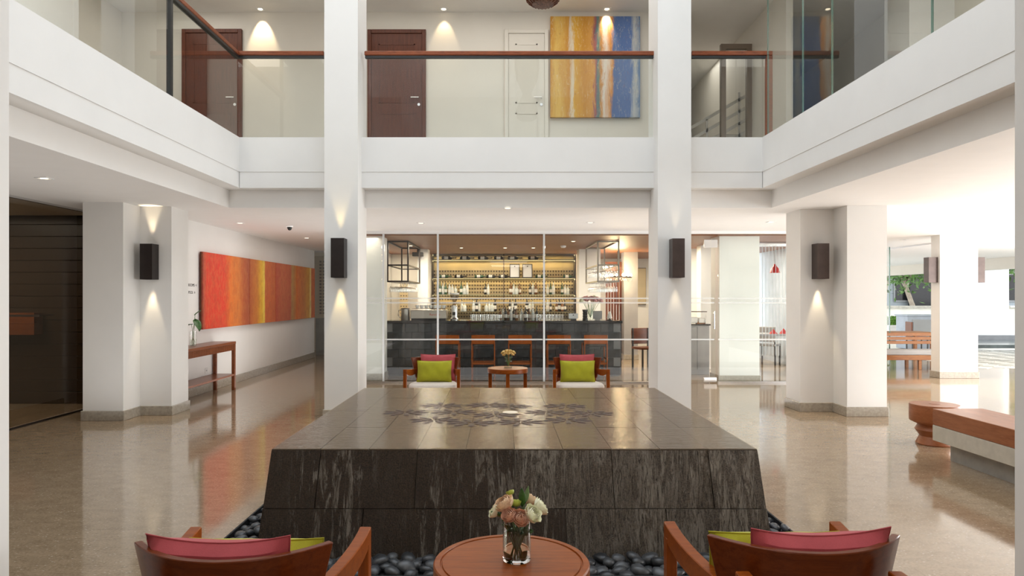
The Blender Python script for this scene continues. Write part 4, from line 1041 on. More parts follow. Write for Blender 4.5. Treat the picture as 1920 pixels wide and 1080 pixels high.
sconce('bronze box sconce on the column right of the fountain', PX(1261, 8.33), PX(1284, 8.33), 8.33, 8.50, 1.735, 2.205, 'bronze', 5, 12, col=W2)
sconce('bronze box sconce on the set-back right column', PX(1533, 8.9), PX(1555, 8.9), 8.90, 9.07, 1.735, 2.19, 'bronze', 0, 40, col=W2)
sconce('dark gray box sconce on the left side of the terrace column', 7.91, 8.08, 12.86, 13.02, 1.77, 2.24, 'bronze', 0, 1, col=W2)
sconce('dark gray box sconce on the right side of the terrace column', 8.78, 8.95, 12.86, 13.02, 1.77, 2.24, 'bronze', 0, 0)

# ================================================================== LEFT CORRIDOR THINGS
for i, (y0, y1, lab) in enumerate(((10.68, 12.64, 'bright red canvas fading to orange, nearest of the four corridor paintings'), (12.66, 14.09, 'orange canvas with one yellow band, second corridor painting from the left'),
        (14.11, 15.54, 'dull red and brown canvas, third corridor painting from the left'), (15.56, 17.04, 'orange canvas with a bright yellow streak, farthest corridor painting'))):
    e = thing('painting', lab, 'painting', (-4.655, y0, 1.0), group='red and orange corridor paintings')
    box(0, .045, 0, y1-y0, 0, 1.2).build('canvas', f'paint_{i+1}', e, bevel=.003)
    box(-.0005, .02, -.003, .0, 0, 1.2).build('stretcher_edge', 'teak_dark', e)
sg = thing('wall_sign', 'small black direction lettering on the wall beside the red painting', 'sign', (-4.679, 10.33, 1.5))
text('lettering', 'ROOMS \u2192', .06, 'black_ink', (0, .0, .16), (PI/2, 0, PI/2), sg)
text('lettering', 'POOL \u2192', .06, 'black_ink', (0, .0, .05), (PI/2, 0, PI/2), sg)
# console table
e = thing('console_table', 'reddish wooden console table against the left corridor wall', 'table', (-4.50, 10.2, 0))
cx0, cx1, cy0, cy1 = -.17, .19, -.98, 1.02
box(cx0, cx1, cy0, cy1, .745, .785).build('tabletop', 'console_wood', e, bevel=.004)
q = MB().box(cx0+.015, cx1-.02, cy0+.02, cy1-.02, .645, .745)
for k in range(66): yy = cy0+.03+k*.0295; q.box(cx1-.02, cx1-.010, yy, yy+.02, .65, .742)
q.build('reeded_apron', 'console_wood', e)
for x in (cx0+.005, cx1-.055):
    for y in (cy0, cy1-.05): box(x, x+.05, y, y+.05, 0, .745).build('leg', 'console_wood', e, bevel=.003)
box(cx0+.01, cx1-.01, cy0+.02, cy1-.02, .235, .265).build('shelf', 'console_wood', e, bevel=.003)
# plant in glass on the console
e = vase('plant_vase', 'clear glass vase with a leafy cutting on the console table', (-4.47, 10.02, .785), .05, .22, .5)
pl = thing('leafy_cutting', 'green heart-leaved cutting standing in the console vase', 'plant', (-4.47, 10.02, .80))
def heart(L, W, bend=.25):
    def fn(u, v):
        wv = W*(math.sin(PI*(v**.62)))**.75
        return ((u-.5)*wv, L*(v-.12*(abs(2*u-1))*(1-v)**2), -bend*L*v*v+.12*W*(2*u-1)**2)
    return MB().grid(fn, 6, 8)
for i, (sx, sy, sz, L, rz, rx) in enumerate(((.02, .02, .36, .17, -1.9, -.9), (.03, .0, .44, .10, -1.0, .9), (-.02, .0, .30, .12, 1.2, .0))):
    MB().tube([(0, 0, 0), (sx*.3, sy*.3, sz*.6), (sx, sy, sz)], .003, 6).build('stem', 'stem_green', pl, smooth=True)
    l_ = heart(L, L*.85).build('leaf', 'leaf_green', pl, smooth=True, solid=.001); l_.location = (sx, sy, sz); l_.rotation_euler = (rx, 0, rz)
for k in range(5): MB().tube([(0, 0, .12), (.03*math.cos(k*1.3), .03*math.sin(k*1.3), .05), (.02*math.cos(k*1.3+1), .02*math.sin(k*1.3+1), 0)], .0018, 5).build('root', 'bark', pl)
e = thing('wall_socket', 'small white socket on the wall under the console table', 'socket', (-4.68, 10.95, .30)); box(0, .008, -.05, .05, 0, .08).build('face_plate', 'porcelain', e, bevel=.002); box(.008, .010, -.015, .015, .03, .05).build('outlet', 'gray_paint', e)

# ================================================================== FOUNTAIN
FX, FY0, FY1, HB, HT = .072, 4.08, 7.03, 1.53, .588
ins = .078
fo = thing('fountain', 'large dark stone water plinth with a wet tiled top in mid lobby', 'fountain', (FX, (FY0+FY1)/2, 0))
fcx, fcy = FX, (FY0+FY1)/2; hy = (FY1-FY0)/2
q = MB().hexa([(-HB+.03, -hy+.03, -.1), (HB-.03, -hy+.03, -.1), (HB-.03, hy-.03, -.1), (-HB+.03, hy-.03, -.1)], [(-HB+ins+.02, -hy+ins+.02, HT-.03), (HB-ins-.02, -hy+ins+.02, HT-.03), (HB-ins-.02, hy-ins-.02, HT-.03), (-HB+ins+.02, hy-ins-.02, HT-.03)])
q.build('core', 'water_stone_grout', fo)
def slab_on(side, s0, s1, t0, t1, mat, proud):
    """one cladding slab: s along the face, t up it (0..1), rough edge, a few millimetres proud"""
    rnd = random.Random(int((s0*91+t0*37+len(side)*13)*100)); g_ = .0025
    def P(s, tt, d):
        i_ = ins*tt; z_ = -.1+(HT+.1)*tt-.004*(tt >= .999)
        if side == 'front': half = HB-i_*1; return (s*half/HB, -hy+i_-d, z_)
        if side == 'back': return (-s*(HB-i_)/HB, hy-i_+d, z_)
        if side == 'left': return (-HB+i_-d, s*(hy-i_)/hy*-1, z_)
        if side == 'right': return (HB-i_+d, s*(hy-i_)/hy, z_)
    n_, m_ = 4, 3
    outer = []; 
    for j in range(m_+1):
        for i in range(n_+1):
            s = s0+g_+(s1-s0-2*g_)*i/n_; tt = t0+(t1-t0)*j/m_
            ed = (i in (0, n_)) or (j in (0, m_))
            outer.append(P(s, tt, proud+(0 if ed else rnd.uniform(-.002, .004))))
    inner = [P(s0+g_, t0, -.03), P(s1-g_, t0, -.03), P(s1-g_, t1, -.03), P(s0+g_, t1, -.03)]
    mb = MB(); fs = [(j*(n_+1)+i, j*(n_+1)+i+1, (j+1)*(n_+1)+i+1, (j+1)*(n_+1)+i) for j in range(m_) for i in range(n_)]
    k0 = len(outer)
    fs.append(tuple([k0+1, k0]+[i for i in range(n_+1)])); fs.append(tuple([k0+3, k0+2]+[m_*(n_+1)+i for i in range(n_, -1, -1)]))
    fs.append(tuple([k0, k0+3]+[j*(n_+1) for j in range(m_, -1, -1)])); fs.append(tuple([k0+2, k0+1]+[j*(n_+1)+n_ for j in range(m_+1)]))
    mb.add(outer+inner, fs)
    xs = [p[0] for p in outer]; 
    return mb.build('stone_slab', mat, fo, smooth=False)
tm = .50
for side, half in (('front', HB), ('back', HB), ('left', hy), ('right', hy)):
    top_c = [-half]+[v_ for v_ in [x*.61+(.0 if side == 'front' else .1)-.61*2 for x in range(5)] if -half+.12 < v_ < half-.12]+[half]
    if side == 'front': top_c = [-half, -1.22, -.61, 0, .61, 1.22, half]; bot_c = [-half, -.92, -.31, .31, .92, half]
    else: bot_c = [-half, -.9, -.3, .3, .9, half]
    for cs, t0, t1, pr in ((bot_c, .0, tm-.003, .006), (top_c, tm+.003, .990, .002)):
        for i in range(len(cs)-1):
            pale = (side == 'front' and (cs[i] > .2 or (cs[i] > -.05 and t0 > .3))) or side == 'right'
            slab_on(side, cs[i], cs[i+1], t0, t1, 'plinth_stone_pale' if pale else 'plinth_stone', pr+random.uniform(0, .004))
# crowning course and wet top tiles
q = MB(); e_ = .004
X1, Y1 = HB-ins+.004, hy-ins+.004
nx, ny = 10, 4
twx, twy = 2*X1/nx, 2*Y1/ny
wt = [MB().box(.0022, twx-.0022, .0022, twy-.0022, -.028, -.001*k).mesh('wet_tile', 'wet_tile') for k in range(2)]
for i in range(nx):
    for j in range(ny):
        o = bpy.data.objects.new('wet_tile', wt[(i*3+j) % 2]); COL.objects.link(o); o.parent = fo; o.location = (-X1+i*twx, -Y1+j*twy, HT)
q.box(-X1+.001, X1-.001, -Y1+.001, Y1-.001, HT+.0015, HT+.004)
q.build('water', 'water_sheet', fo)
# carved blossoms under the water
for i, (cx_, cy_) in enumerate(((150, 200), (400, 152), (480, 197), (350, 252), (610, 272), (770, 216), (720, 148), (870, 158), (940, 267), (1130, 200), (1250, 155), (1270, 252), (1430, 205))):
    px, py = cx_/3.692+720, cy_/3.692+720
    D_ = (H-HT)*F/(py-CY); X_ = PX(px, D_)
    q = MB()
    for k in range(9):
        a = 2*PI*k/9+i; 
        for rr, s_ in ((.11, .062), (.055, .045)):
            c0 = (X_-fcx+rr*math.cos(a)*1.25, D_-fcy+rr*math.sin(a), HT-.001)
            ring = [(c0[0]+s_*math.cos(a)*math.cos(b_)*.9-s_*.42*math.sin(a)*math.sin(b_), c0[1]+s_*math.sin(a)*math.cos(b_)*.9+s_*.42*math.cos(a)*math.sin(b_), c0[2]) for b_ in [2*PI*m_/8 for m_ in range(8)]]
            top = [((p[0]*.75+c0[0]*.25), (p[1]*.75+c0[1]*.25), HT+.006) for p in ring]
            q.rings([ring, top])
    q.build('carved_blossom', 'carving', fo, smooth=True)
D_ = (H-HT)*F/(774-CY)
MB().lathe([(.0, 0), (.06, 0), (.06, .006), (.0, .012)], (PX(957, D_)-fcx, D_-fcy, HT), 18).build('spring_spout', 'spring_stone', fo, smooth=True)

# ---- pebbles in the trench
def pebble_mesh(seed):
    import bmesh
    bm = bmesh.new(); bmesh.ops.create_icosphere(bm, subdivisions=2, radius=1)
    for v_ in bm.verts:
        n_ = mnoise.noise(v_.co*0.9+Vector((seed*7.3, 0, 0)))
        v_.co *= 1+.22*n_
        v_.co.z *= .55; v_.co.y *= .78
    me = bpy.data.meshes.new('pebble'); bm.to_mesh(me); bm.free(); me.materials.append(M['pebble_black'])
    me.polygons.foreach_set('use_smooth', [True]*len(me.polygons)); return me
PM = [pebble_mesh(i) for i in range(7)]
rnd = random.Random(5); n_p = 0
def lay(x0, x1, y0, y1, size, lab, grp, jit=.2, layers=1):
    global n_p
    y = y0; row = 0
    while y < y1:
        x = x0+(size*.5 if row % 2 else 0)
        while x < x1:
            if n_p >= 296: return
            s_ = size*rnd.uniform(.42, .62)
            o = bpy.data.objects.new('pebble', rnd.choice(PM)); COL.objects.link(o)
            o.location = (x+rnd.uniform(-jit, jit)*size, y+rnd.uniform(-jit, jit)*size, -.035+s_*.30+rnd.uniform(-.012, .022)); o.scale = (s_, s_, s_)
            o.rotation_euler = (rnd.uniform(-.35, .35), rnd.uniform(-.35, .35), rnd.uniform(0, 6))
            tag(o, lab, 'pebble', grp); n_p += 1
            x += size*rnd.uniform(.95, 1.08)
        y += size*.82; row += 1
lay(-.98, 1.28, 3.78, 4.06, .098, 'smooth black pebble in the trench before the fountain front', 'pebbles before the fountain front')
lay(-1.70, -1.02, 3.78, 4.04, .075, 'smooth black pebble in the front left corner of the trench', 'pebbles in the front left trench corner')
lay(-1.69, -1.50, 4.05, 5.2, .078, 'smooth black pebble in the left arm of the trench', 'pebbles in the left trench')
lay(1.63, 1.84, 4.05, 5.3, .078, 'smooth gray pebble in the right arm of the trench', 'pebbles in the right trench')
lay(1.32, 1.82, 3.78, 4.04, .078, 'smooth gray pebble in the front right corner of the trench', 'pebbles in the front right trench corner')
# the bed beneath them, too many to count
import bmesh as _bm
def bed(lab):
    vs, fs = [], []
    r2 = random.Random(11)
    def one(x, y, s_, z_):
        n = len(vs); rot = r2.uniform(0, 6); 
        ring = 7
        for zz, rr in ((-.35, .55), (0, 1), (.35, .72)):
            for k in range(ring):
                a = 2*PI*k/ring; px_, py_ = rr*s_*math.cos(a), rr*s_*.75*math.sin(a)
                vs.append((x+px_*math.cos(rot)-py_*math.sin(rot), y+px_*math.sin(rot)+py_*math.cos(rot), z_+zz*s_))
        vs.append((x, y, z_+.5*s_))
        for l_ in range(2):
            for k in range(ring): fs.append((n+l_*ring+k, n+l_*ring+(k+1) % ring, n+(l_+1)*ring+(k+1) % ring, n+(l_+1)*ring+k))
        for k in range(ring): fs.append((n+2*ring+k, n+2*ring+(k+1) % ring, n+3*ring))
    def area(x0, x1, y0, y1, z_):
        y = y0
        while y < y1:
            x = x0
            while x < x1:
                one(x+r2.uniform(-.01, .01), y+r2.uniform(-.01, .01), r2.uniform(.028, .04), z_+r2.uniform(-.01, .006)); x += .055
            y += .05
    area(TX0+.03, TX1-.02, TY0+.04, 4.07, -.05)
    area(TX0+.03, -1.47, 4.07, 5.2, -.05); area(1.62, TX1-.02, 4.07, 5.3, -.05)
    area(TX0+.04, -1.47, 5.2, TY1-.03, -.045); area(1.62, TX1-.03, 5.3, TY1-.03, -.045); area(-1.47, 1.62, 7.06, TY1-.03, -.045)
    mb = MB(); mb.v = vs; mb.f = fs
    o = mb.build('pebble_bed', 'pebble_black', smooth=True); tag(o, lab, 'pebbles', kind='stuff')
bed('bed of small dark pebbles filling the trench around the fountain')

# ================================================================== ARMCHAIRS
def armchair(lab, loc, rz):
    """faces +y; origin on the floor under the seat"""
    e = thing('armchair', lab, 'armchair', loc, rz, group='curved teak lounge armchairs')
    YBK = -.33      # outer face of the back at its middle
    def curve(w_, d_, y0, n=20):
        return [(w_*math.sin(a), y0+d_*(1-math.cos(a))/(1-math.cos(1.15))) for a in [(-1.15+2.3*i/n) for i in range(n+1)]] if False else \
               [(w_*(2*i/n-1), y0+d_*abs(2*i/n-1)**2.3) for i in range(n+1)]
    n = 24; rs = []
    for i in range(n+1):
        u = 2*i/n-1
        xt, yt = .315*u, YBK+.155*abs(u)**2.3
        xb, yb = .255*u, YBK+.035+.12*abs(u)**2.3
        sl = .155*2.3*abs(u)**1.3*(1 if u > 0 else -1)/.315
        nx_, ny_ = -sl, 1; L = math.hypot(nx_, ny_); nx_ /= L; ny_ /= L
        th_ = .026
        zt = .73-.006*(1-abs(u))
        rs.append([(xb, yb, .47), (xb+nx_*th_, yb+ny_*th_, .47), (xt+nx_*th_, yt+ny_*th_, zt), (xt, yt, zt)])
    MB().rings(rs).build('backrest', 'teak_back', e, smooth=True, bevel=.004, seg=2)
    for s in (-1, 1):
        # arm: curved rail that starts behind the back panel and sweeps to the front post
        rs = []; m_ = 14
        for i in range(m_+1):
            k = i/m_
            x = s*(.275+.07*math.sin(k*PI/2)); y = -.20+k*.49
            zt = .585+.04*k**1.6; hh_ = .055+.022*math.sin(k*PI)
            w_ = .044
            rs.append([(x-s*w_, y, zt-hh_), (x+s*.0, y, zt-hh_), (x+s*.0, y, zt), (x-s*w_, y, zt)])
        if s < 0: rs = [list(reversed(r)) for r in rs]
        MB().rings(rs).build('armrest', 'teak', e, smooth=True, bevel=.003)
        xo = s*.345
        box(min(xo, xo-s*.04), max(xo, xo-s*.04), .235, .289, 0, .575).build('leg', 'teak_v', e, bevel=.003)
        xb = s*.235
        MB().hexa([(xb-.022, -.345, 0), (xb+.022, -.345, 0), (xb+.022, -.305, 0), (xb-.022, -.305, 0)], [(xb-.022, -.345+.02, .655), (xb+.022, -.345+.02, .655), (xb+.022, -.28, .655), (xb-.022, -.28, .655)]).build('leg', 'teak_v', e, bevel=.003)
        box(s*.335-.012, s*.335+.012, -.26, .25, .27, .33).build('side_rail', 'teak', e, bevel=.003)
    box(-.33, .33, .245, .27, .27, .33).build('seat_rail', 'teak', e, bevel=.003); box(-.25, .25, -.31, -.285, .27, .33).build('seat_rail', 'teak', e, bevel=.003)
    pts = []
    def cush(z0, z1, inset):
        out = []
        N = 40
        for i in range(N):
            a = 2*PI*i/N; c_, s_ = math.cos(a), math.sin(a)
            ex = .35
            x = (.30-inset)*math.copysign(abs(c_)**ex, c_); y = -.005+(.265-inset)*math.copysign(abs(s_)**ex, s_)
            if y < 0: x *= 1-.22*min(1, -y/.27)
            out.append((x, y, z0))
        return out
    MB().rings([cush(.33, 0, .015), cush(.345, 0, 0), cush(.405, 0, 0), cush(.425, 0, .012), cush(.433, 0, .05)]).build('seat_cushion', 'cream_fabric', e, smooth=True)
    return e
def pillow(lab, mat, w_, h_, t_, loc, rot, grp, sag=0.0):
    def side(sg):
        def fn(u, v):
            a, b_ = 2*u-1, 2*v-1
            x = w_/2*a*(1-.055*(1-b_*b_)*abs(a)**2); z = h_/2*b_*(1-(.07+sag*(b_ > 0))*(1-a*a)*abs(b_)**2)
            y = sg*t_/2*(max(0, 1-abs(a)**5)**.6)*(max(0, 1-abs(b_)**5)**.6)
            y += .004*math.sin(a*9+b_*4+w_*30)*(1-a*a)*(1-b_*b_)
            return (x, y, z)
        return fn
    mb = MB(); mb.grid(side(-1), 18, 12); n0 = len(mb.f)
    mb2 = MB(); mb2.grid(side(1), 18, 12); mb.add(mb2.v, [tuple(reversed(f_)) for f_ in mb2.f])
    o = mb.build('cushion', mat, smooth=True, origin=(0, 0, 0)); o.location = loc; o.rotation_euler = rot
    # welt seam as a part
    pts = []
    for i in range(73):
        k = i/72*4; s_ = int(k) % 4; f_ = k-int(k) if i < 72 else 0
        a, b_ = [(2*f_-1, -1), (1, 2*f_-1), (1-2*f_, 1), (-1, 1-2*f_)][s_]
        pts.append((w_/2*a*(1-.055*(1-b_*b_)*abs(a)**2), 0, h_/2*b_*(1-(.07+sag*(b_ > 0))*(1-a*a)*abs(b_)**2)))
    sm = MB().tube(pts, .0028, 6).build('welt_seam', mat, o, smooth=True)
    me = o.data
    return tag(o, lab, 'cushion', grp)
CH = [(-.845, 2.355, 0, 'teak armchair seen from behind at the bottom left', 'near left'), (.975, 2.42, 0, 'teak armchair seen from behind at the bottom right', 'near right'),
      (-.857, 8.68, PI, 'teak armchair facing the camera at the left before the bar glass', 'far left'), (.957, 8.68, PI, 'teak armchair facing the camera at the right before the bar glass', 'far right')]
OFF = {'near left': (-.03, .04), 'near right': (.035, -.06), 'far left': (-.03, -.0), 'far right': (.0, .01)}
for x, y, rz, lab, wh in CH:
    armchair(lab, (x, y, 0), rz)
    po, go = OFF[wh]
    sgn = 1 if rz == 0 else -1
    pillow(f'pink cushion propped against the back of the {wh} armchair', 'pink_fabric', .45, .34, .13, (x+po*sgn, y-.185*sgn, .43+.172), (math.radians(12)*sgn, 0, .03*(-1 if po < 0 else 1)), 'pink cushions on the armchairs', sag=.10 if rz == 0 else .0)
    pillow(f'lime green cushion in front on the {wh} armchair', 'lime_fabric', .44, .27, .12, (x+go*sgn, y-.055*sgn, .43+(.148 if rz == 0 else .135)), (math.radians(12)*sgn, 0, 0), 'lime green cushions on the armchairs')

# ================================================================== ROUND TABLES
def round_table(lab, loc, R=.26):
    e = thing('side_table', lab, 'table', loc, group='round teak side tables'); z_ = .62
    MB().lathe([(R-.045, z_-.055), (R-.004, z_-.055), (R, z_-.05), (R, z_-.005), (R-.004, z_), (R-.022, z_), (R-.024, z_-.005), (R-.028, z_-.005), (R-.030, z_-.001), (.001, z_-.001)], n=72, cap=False).build('tabletop', 'teak', e, smooth=True)
    MB().lathe([(R-.045, z_-.055), (R-.045, z_-.02), (.001, z_-.02)], n=48, cap=False).build('underside', 'teak_dark', e, smooth=True)
    for k in range(4):
        a = k*PI/2; x, y = (R-.033)*math.cos(a), (R-.033)*math.sin(a)
        box(x-.022, x+.022, y-.022, y+.022, 0, z_-.05).build('leg', 'teak_v', e, bevel=.003)
    return e
round_table('round teak side table at the bottom between the near armchairs', (PX(959, 2.31), 2.315, 0))
round_table('round teak side table between the two far armchairs', (PX(952, 8.6), 8.62, 0), .25)
VX, VY = PX(969, 2.32), 2.325
vase('flower_vase', 'clear cylinder vase of roses on the near round table', (VX, VY, .62), .047, .155, .62, 'glass_real')
B = (VX, VY, .645)
def at(px, py, D_): return (PX(px, D_), D_, PZ(py, D_))
FL = [(948, 938, 2.31, .034, 'peach_petal', 'large peach bloom at the upper left of the near bouquet'), (956, 960, 2.27, .027, 'coral_petal', 'coral bloom at the lower left of the near bouquet'),
      (976, 964, 2.26, .030, 'coral_petal', 'coral bloom at the front centre of the near bouquet'), (997, 957, 2.28, .031, 'cream_petal', 'cream bloom with an open eye at the front right of the near bouquet'),
      (1012, 944, 2.33, .030, 'cream_petal', 'cream bloom at the far right of the near bouquet'), (930, 952, 2.32, .026, 'cream_petal', 'pale green cream bloom at the far left of the near bouquet'),
      (992, 932, 2.37, .028, 'peach_petal', 'peach bloom at the back right of the near bouquet'), (968, 940, 2.34, .022, 'lime_bud', 'lime green bud in the middle of the near bouquet'),
      (957, 921, 2.36, .015, 'lime_bud', 'small lime bud at the top of the near bouquet')]
for i, (px, py, D_, r, mt, lab) in enumerate(FL):
    flower(at(px, py, D_), B, r, mt, lab, 'blooms of the near bouquet', i+3, False, 5 if r > .02 else 2)
def leaf_thing(lab, p0, p1, W, grp='leaves of the near bouquet', mat='leaf_green'):
    p0, p1 = Vector(p0), Vector(p1); d = p1-p0
    e = thing('leaf_sprig', lab, 'leaf', tuple(p0), group=grp)
    l_ = leaf_mesh(d.length, W, .12).build('leaf_blade', mat, e, smooth=True, solid=.0008)
    l_.rotation_euler = d.to_track_quat('Y', 'Z').to_euler()
    l_.rotation_euler.rotate_axis('Y', .9)
    MB().tube([(0, 0, 0), tuple((Vector(B)-p0)*1.0)], .0014, 5).build('stem', 'stem_green', e)
leaf_thing('dark upright leaf at the top of the near bouquet', at(980, 950, 2.33), at(981, 914, 2.33), .032)
leaf_thing('pale pointed leaf at the top right of the near bouquet', at(984, 945, 2.35), at(993, 911, 2.35), .022, mat='leaf_pale')
leaf_thing('dark leaf drooping at the left of the near bouquet', at(950, 972, 2.30), at(920, 962, 2.30), .030)
leaf_thing('broad leaf lying low inside the near vase at left', at(962, 1050, 2.325), at(945, 1036, 2.30), .02)
leaf_thing('broad leaf lying low inside the near vase at right', at(975, 1048, 2.325), at(990, 1032, 2.32), .03)
bd = thing('stem_bundle', 'bundle of dark green stems standing in the near vase', 'stems', (VX, VY, .632))
for k in range(11):
    a = k*2.4; MB().tube([(.022*math.cos(a), .022*math.sin(a), 0), (.006*math.cos(a+2), .006*math.sin(a+2), .07), (.026*math.cos(a+3), .026*math.sin(a+3), .135)], .0022, 6).build('stem', 'stem_green' if k % 3 else 'leaf_pale', bd, smooth=True)
for k in range(6):
    a = k*1.05; l_ = leaf_mesh(.05, .03, .3).build('leaf', 'leaf_green', bd, smooth=True, solid=.0006); l_.location = (.012*math.cos(a), .012*math.sin(a), .085); l_.rotation_euler = (.3, .3*k, a)
# far bouquet
VX2, VY2 = PX(953, 8.6), 8.6
vase('flower_vase', 'clear square vase of yellow blooms on the far round table', (VX2, VY2, .62), .05, .14, .6, square=True)
for i, (px, py, yy) in enumerate(((946, 662, 8.57), (953, 660, 8.55), (960, 662, 8.58), (950, 657, 8.63), (957, 657, 8.62), (943, 659, 8.6), (963, 659, 8.61))):
    flower((PX(px, 8.6), yy, PZ(py, 8.6)), (VX2, VY2, .64), .028, 'yellow_petal', 'yellow bloom in the bouquet on the far round table', 'yellow blooms on the far round table', 40+i, False, 3)

# ================================================================== RIGHT: STOOL, BENCH
e = thing('drum_stool', 'turned wooden drum stool behind the stone bench', 'stool', (PX(1752, 7.08), 7.08, 0))
MB().lathe([(.165, 0), (.17, .01), (.135, .085), (.178, .15), (.15, .20), (.222, .235), (.228, .245), (.228, .40), (.224, .408), (.001, .408)], n=48).build('stool_body', 'bench_wood', e, smooth=True)
MB().lathe([(.05, .408), (.05, .4095), (.001, .4095)], n=24).build('top_inlay', 'teak', e)
e = thing('lounge_bench', 'long low bench with a wooden top on pale stone at right', 'bench', (4.24, 5.0, 0))
box(-.24, .23, -2.4, 1.45, .315, .463).build('bench_top', 'bench_wood', e, bevel=.004)
box(-.24, .23, -2.4, 1.45, .17, .313).build('stone_block', 'bench_stone', e, bevel=.004)
box(-.13, .20, -2.3, 1.36, 0, .17).build('recessed_base', 'bench_plinth', e)

# ================================================================== TERRACE
tag(box(9.0, 60, 13.5, 60, -.2, -.02).build('ground_terrace', 'pale_tile'), 'pale terrace ground outside', 'ground', kind='structure')
tag(box(13.2, 60, -20, 13.5, -.2, -.02).build('ground_side', 'pale_tile'), 'pale ground outside to the right', 'ground', kind='structure')
# herringbone paving, each stone an object
hb = thing('herringbone_paving', 'herringbone paving of pale stones on the terrace', 'paving', (10.0, 14.4, -.02), kind='structure')
box(-.3, 4.6, 0, 5.4, 0, .004).build('joint_bed', 'tile_joint', hb)
pv = MB().box(-.345, .345, -.11, .11, 0, .022).mesh('paving_stone', 'pale_tile')
c45 = math.sqrt(.5); n_ = 0
for i in range(-22, 24):
    for j in range(-4, 26):
        for k in range(2):
            u = (i*.24+j*.24) ; v_ = (j*.24-i*.24)
            # herringbone lattice in a frame turned 45 degrees
            a, b_ = (i*.24+ (0 if k == 0 else .24*1.0), i*.24+j*.96+(0 if k == 0 else .24*1.0+.24))
            px_, py_ = (a+.36 if k == 0 else a-.12+0, b_+.12 if k == 0 else b_+.12)
            x = (px_-py_)*c45+3.5; y = (px_+py_)*c45-2
            if -.05 < x < 4.4 and .3 < y < 5.1 and n_ < 290:
                o = bpy.data.objects.new('paving_stone', pv); COL.objects.link(o); o.parent = hb
                o.location = (x, y, .002); o.rotation_euler = (0, 0, PI/4 if k == 0 else 3*PI/4); n_ += 1
# pool edge and white rotunda
e = thing('reflecting_pool', 'dark reflecting pool behind the herringbone paving', 'pool', (12.5, 20.6, -.02))
box(1.2, 6, 0, .5, 0, .10).build('pool_edge', 'pool_stone', e); box(1.2, 6, .5, 3.0, 0, .06).build('water', 'pool_stone', e); box(1.2, 6, 3.0, 3.3, 0, .22).build('far_edge', 'gray_paint', e)
D_ = 26.2
e = thing('round_column', 'thick round white column standing beyond the pool', 'column', (PX(1845, D_), D_, 0))
MB().lathe([(.76, 0), (.76, 4.0)], n=48).build('shaft', 'white_paint', e, smooth=True)
box(-1.0, .75, -1.0, 1.0, 0, .5).build('column_base', 'white_paint', e)
MB().tube([(.55, -.65, 1.15), (.55, -.9, 1.15), (.55, -.9, 1.05)], .03).build('spout', 'steel', e)
# outer canopy and pergola
tag(box(9.1, 14.5, 13.5, 30, 2.62, 3.2).build('canopy', 'ceiling_paint'), 'white outer canopy over the terrace', 'canopy', kind='structure')
tag(box(14.2, 14.6, 13.5, 30, 2.3, 2.62).build('canopy_beam', 'cream_paint'), 'white beam along the outer canopy edge', 'beam', kind='structure')
pg = thing('pergola', 'gray timber pergola beams above the terrace', 'pergola', (14.5, 17, 2.7))
for k in range(6): box(.2, 5.5, .2+k*1.3, .34+k*1.3, .1, .32).build('rafter', 'warm_gray_paint', pg)
box(5.2, 5.45, 0, 7.2, -.1, .1).build('beam', 'warm_gray_paint', pg)
# garden wall, hedge, planter, building
tag(box(8, 40, 30, 30.4, 0, 1.0).build('garden_wall', 'outside_wall'), 'pale garden wall behind the terrace', 'wall', kind='structure')
tag(box(8, 40, 29.95, 30.45, 1.0, 1.12).build('wall_coping', 'coping'), 'stone coping of the garden wall', 'coping', kind='structure')
e = thing('apartment_building', 'gray building behind the garden trees', 'building', (26, 44, 0))
box(-14, 14, 0, 10, 0, 9).build('wall', 'outside_building', e); 
for i in range(7):
    for j in range(2):
        f_ = box(-12+i*3.6, -10.4+i*3.6, -.08, 0, 1.2+j*3.2, 3.0+j*3.2).build('window', 'gray_paint', e); box(-11.9+i*3.6, -10.5+i*3.6, -.1, -.08, 1.3+j*3.2, 2.9+j*3.2).build('pane', 'dark_counter', f_)
box(-14.3, 14.3, -.8, 0, 3.6, 3.8).build('ledge', 'outside_wall', e)
e = thing('wooden_gate', 'dark opening in the building behind the tree', 'gate', (PX(1733, 43.5), 43.5, 0)); box(-.9, .9, 0, .2, .6, 2.9).build('gate_leaf', 'dark_counter', e)
def tree(lab, x, y, h_, crown, seed, lean=.0, nl=1400, mat='foliage', z0=0):
    r_ = random.Random(seed); e = thing('tree', lab, 'tree', (x, y, z0))
    tr = MB(); fork = h_*.38
    tr.tube([(0, 0, 0), (lean*.4, 0, fork*.5), (lean, 0, fork)], [.13, .11, .10], 10)
    tips = []
    for k in range(7):
        a = 2*PI*k/7+seed; ex = crown*r_.uniform(.5, .9); zt = h_*r_.uniform(.62, .98)
        p1 = (lean+ex*.4*math.cos(a), ex*.4*math.sin(a), fork+(zt-fork)*.5); p2 = (lean+ex*math.cos(a), ex*math.sin(a), zt)
        tr.tube([(lean, 0, fork-.05), p1, p2], [.075, .045, .015], 7); tips.append(p2); tips.append(p1)
    tr.build('trunk', 'bark', e, smooth=True)
    lf = MB()
    for k in range(nl):
        c_ = r_.choice(tips); s_ = crown*.42
        p = Vector((c_[0]+r_.gauss(0, s_), c_[1]+r_.gauss(0, s_), c_[2]+r_.gauss(0, s_*.7)))
        d1 = Vector((r_.gauss(0, 1), r_.gauss(0, 1), r_.gauss(0, .6))).normalized(); d2 = d1.cross(Vector((r_.gauss(0, 1), r_.gauss(0, 1), r_.gauss(0, 1)))).normalized()
        L = r_.uniform(.10, .17)
        lf.add([p-d1*L, p+d2*L*.4-d1*L*.1, p+d1*L, p-d2*L*.4], [(0, 1, 2, 3)])
    o = lf.build('foliage', mat, e); o['kind'] = 'stuff'
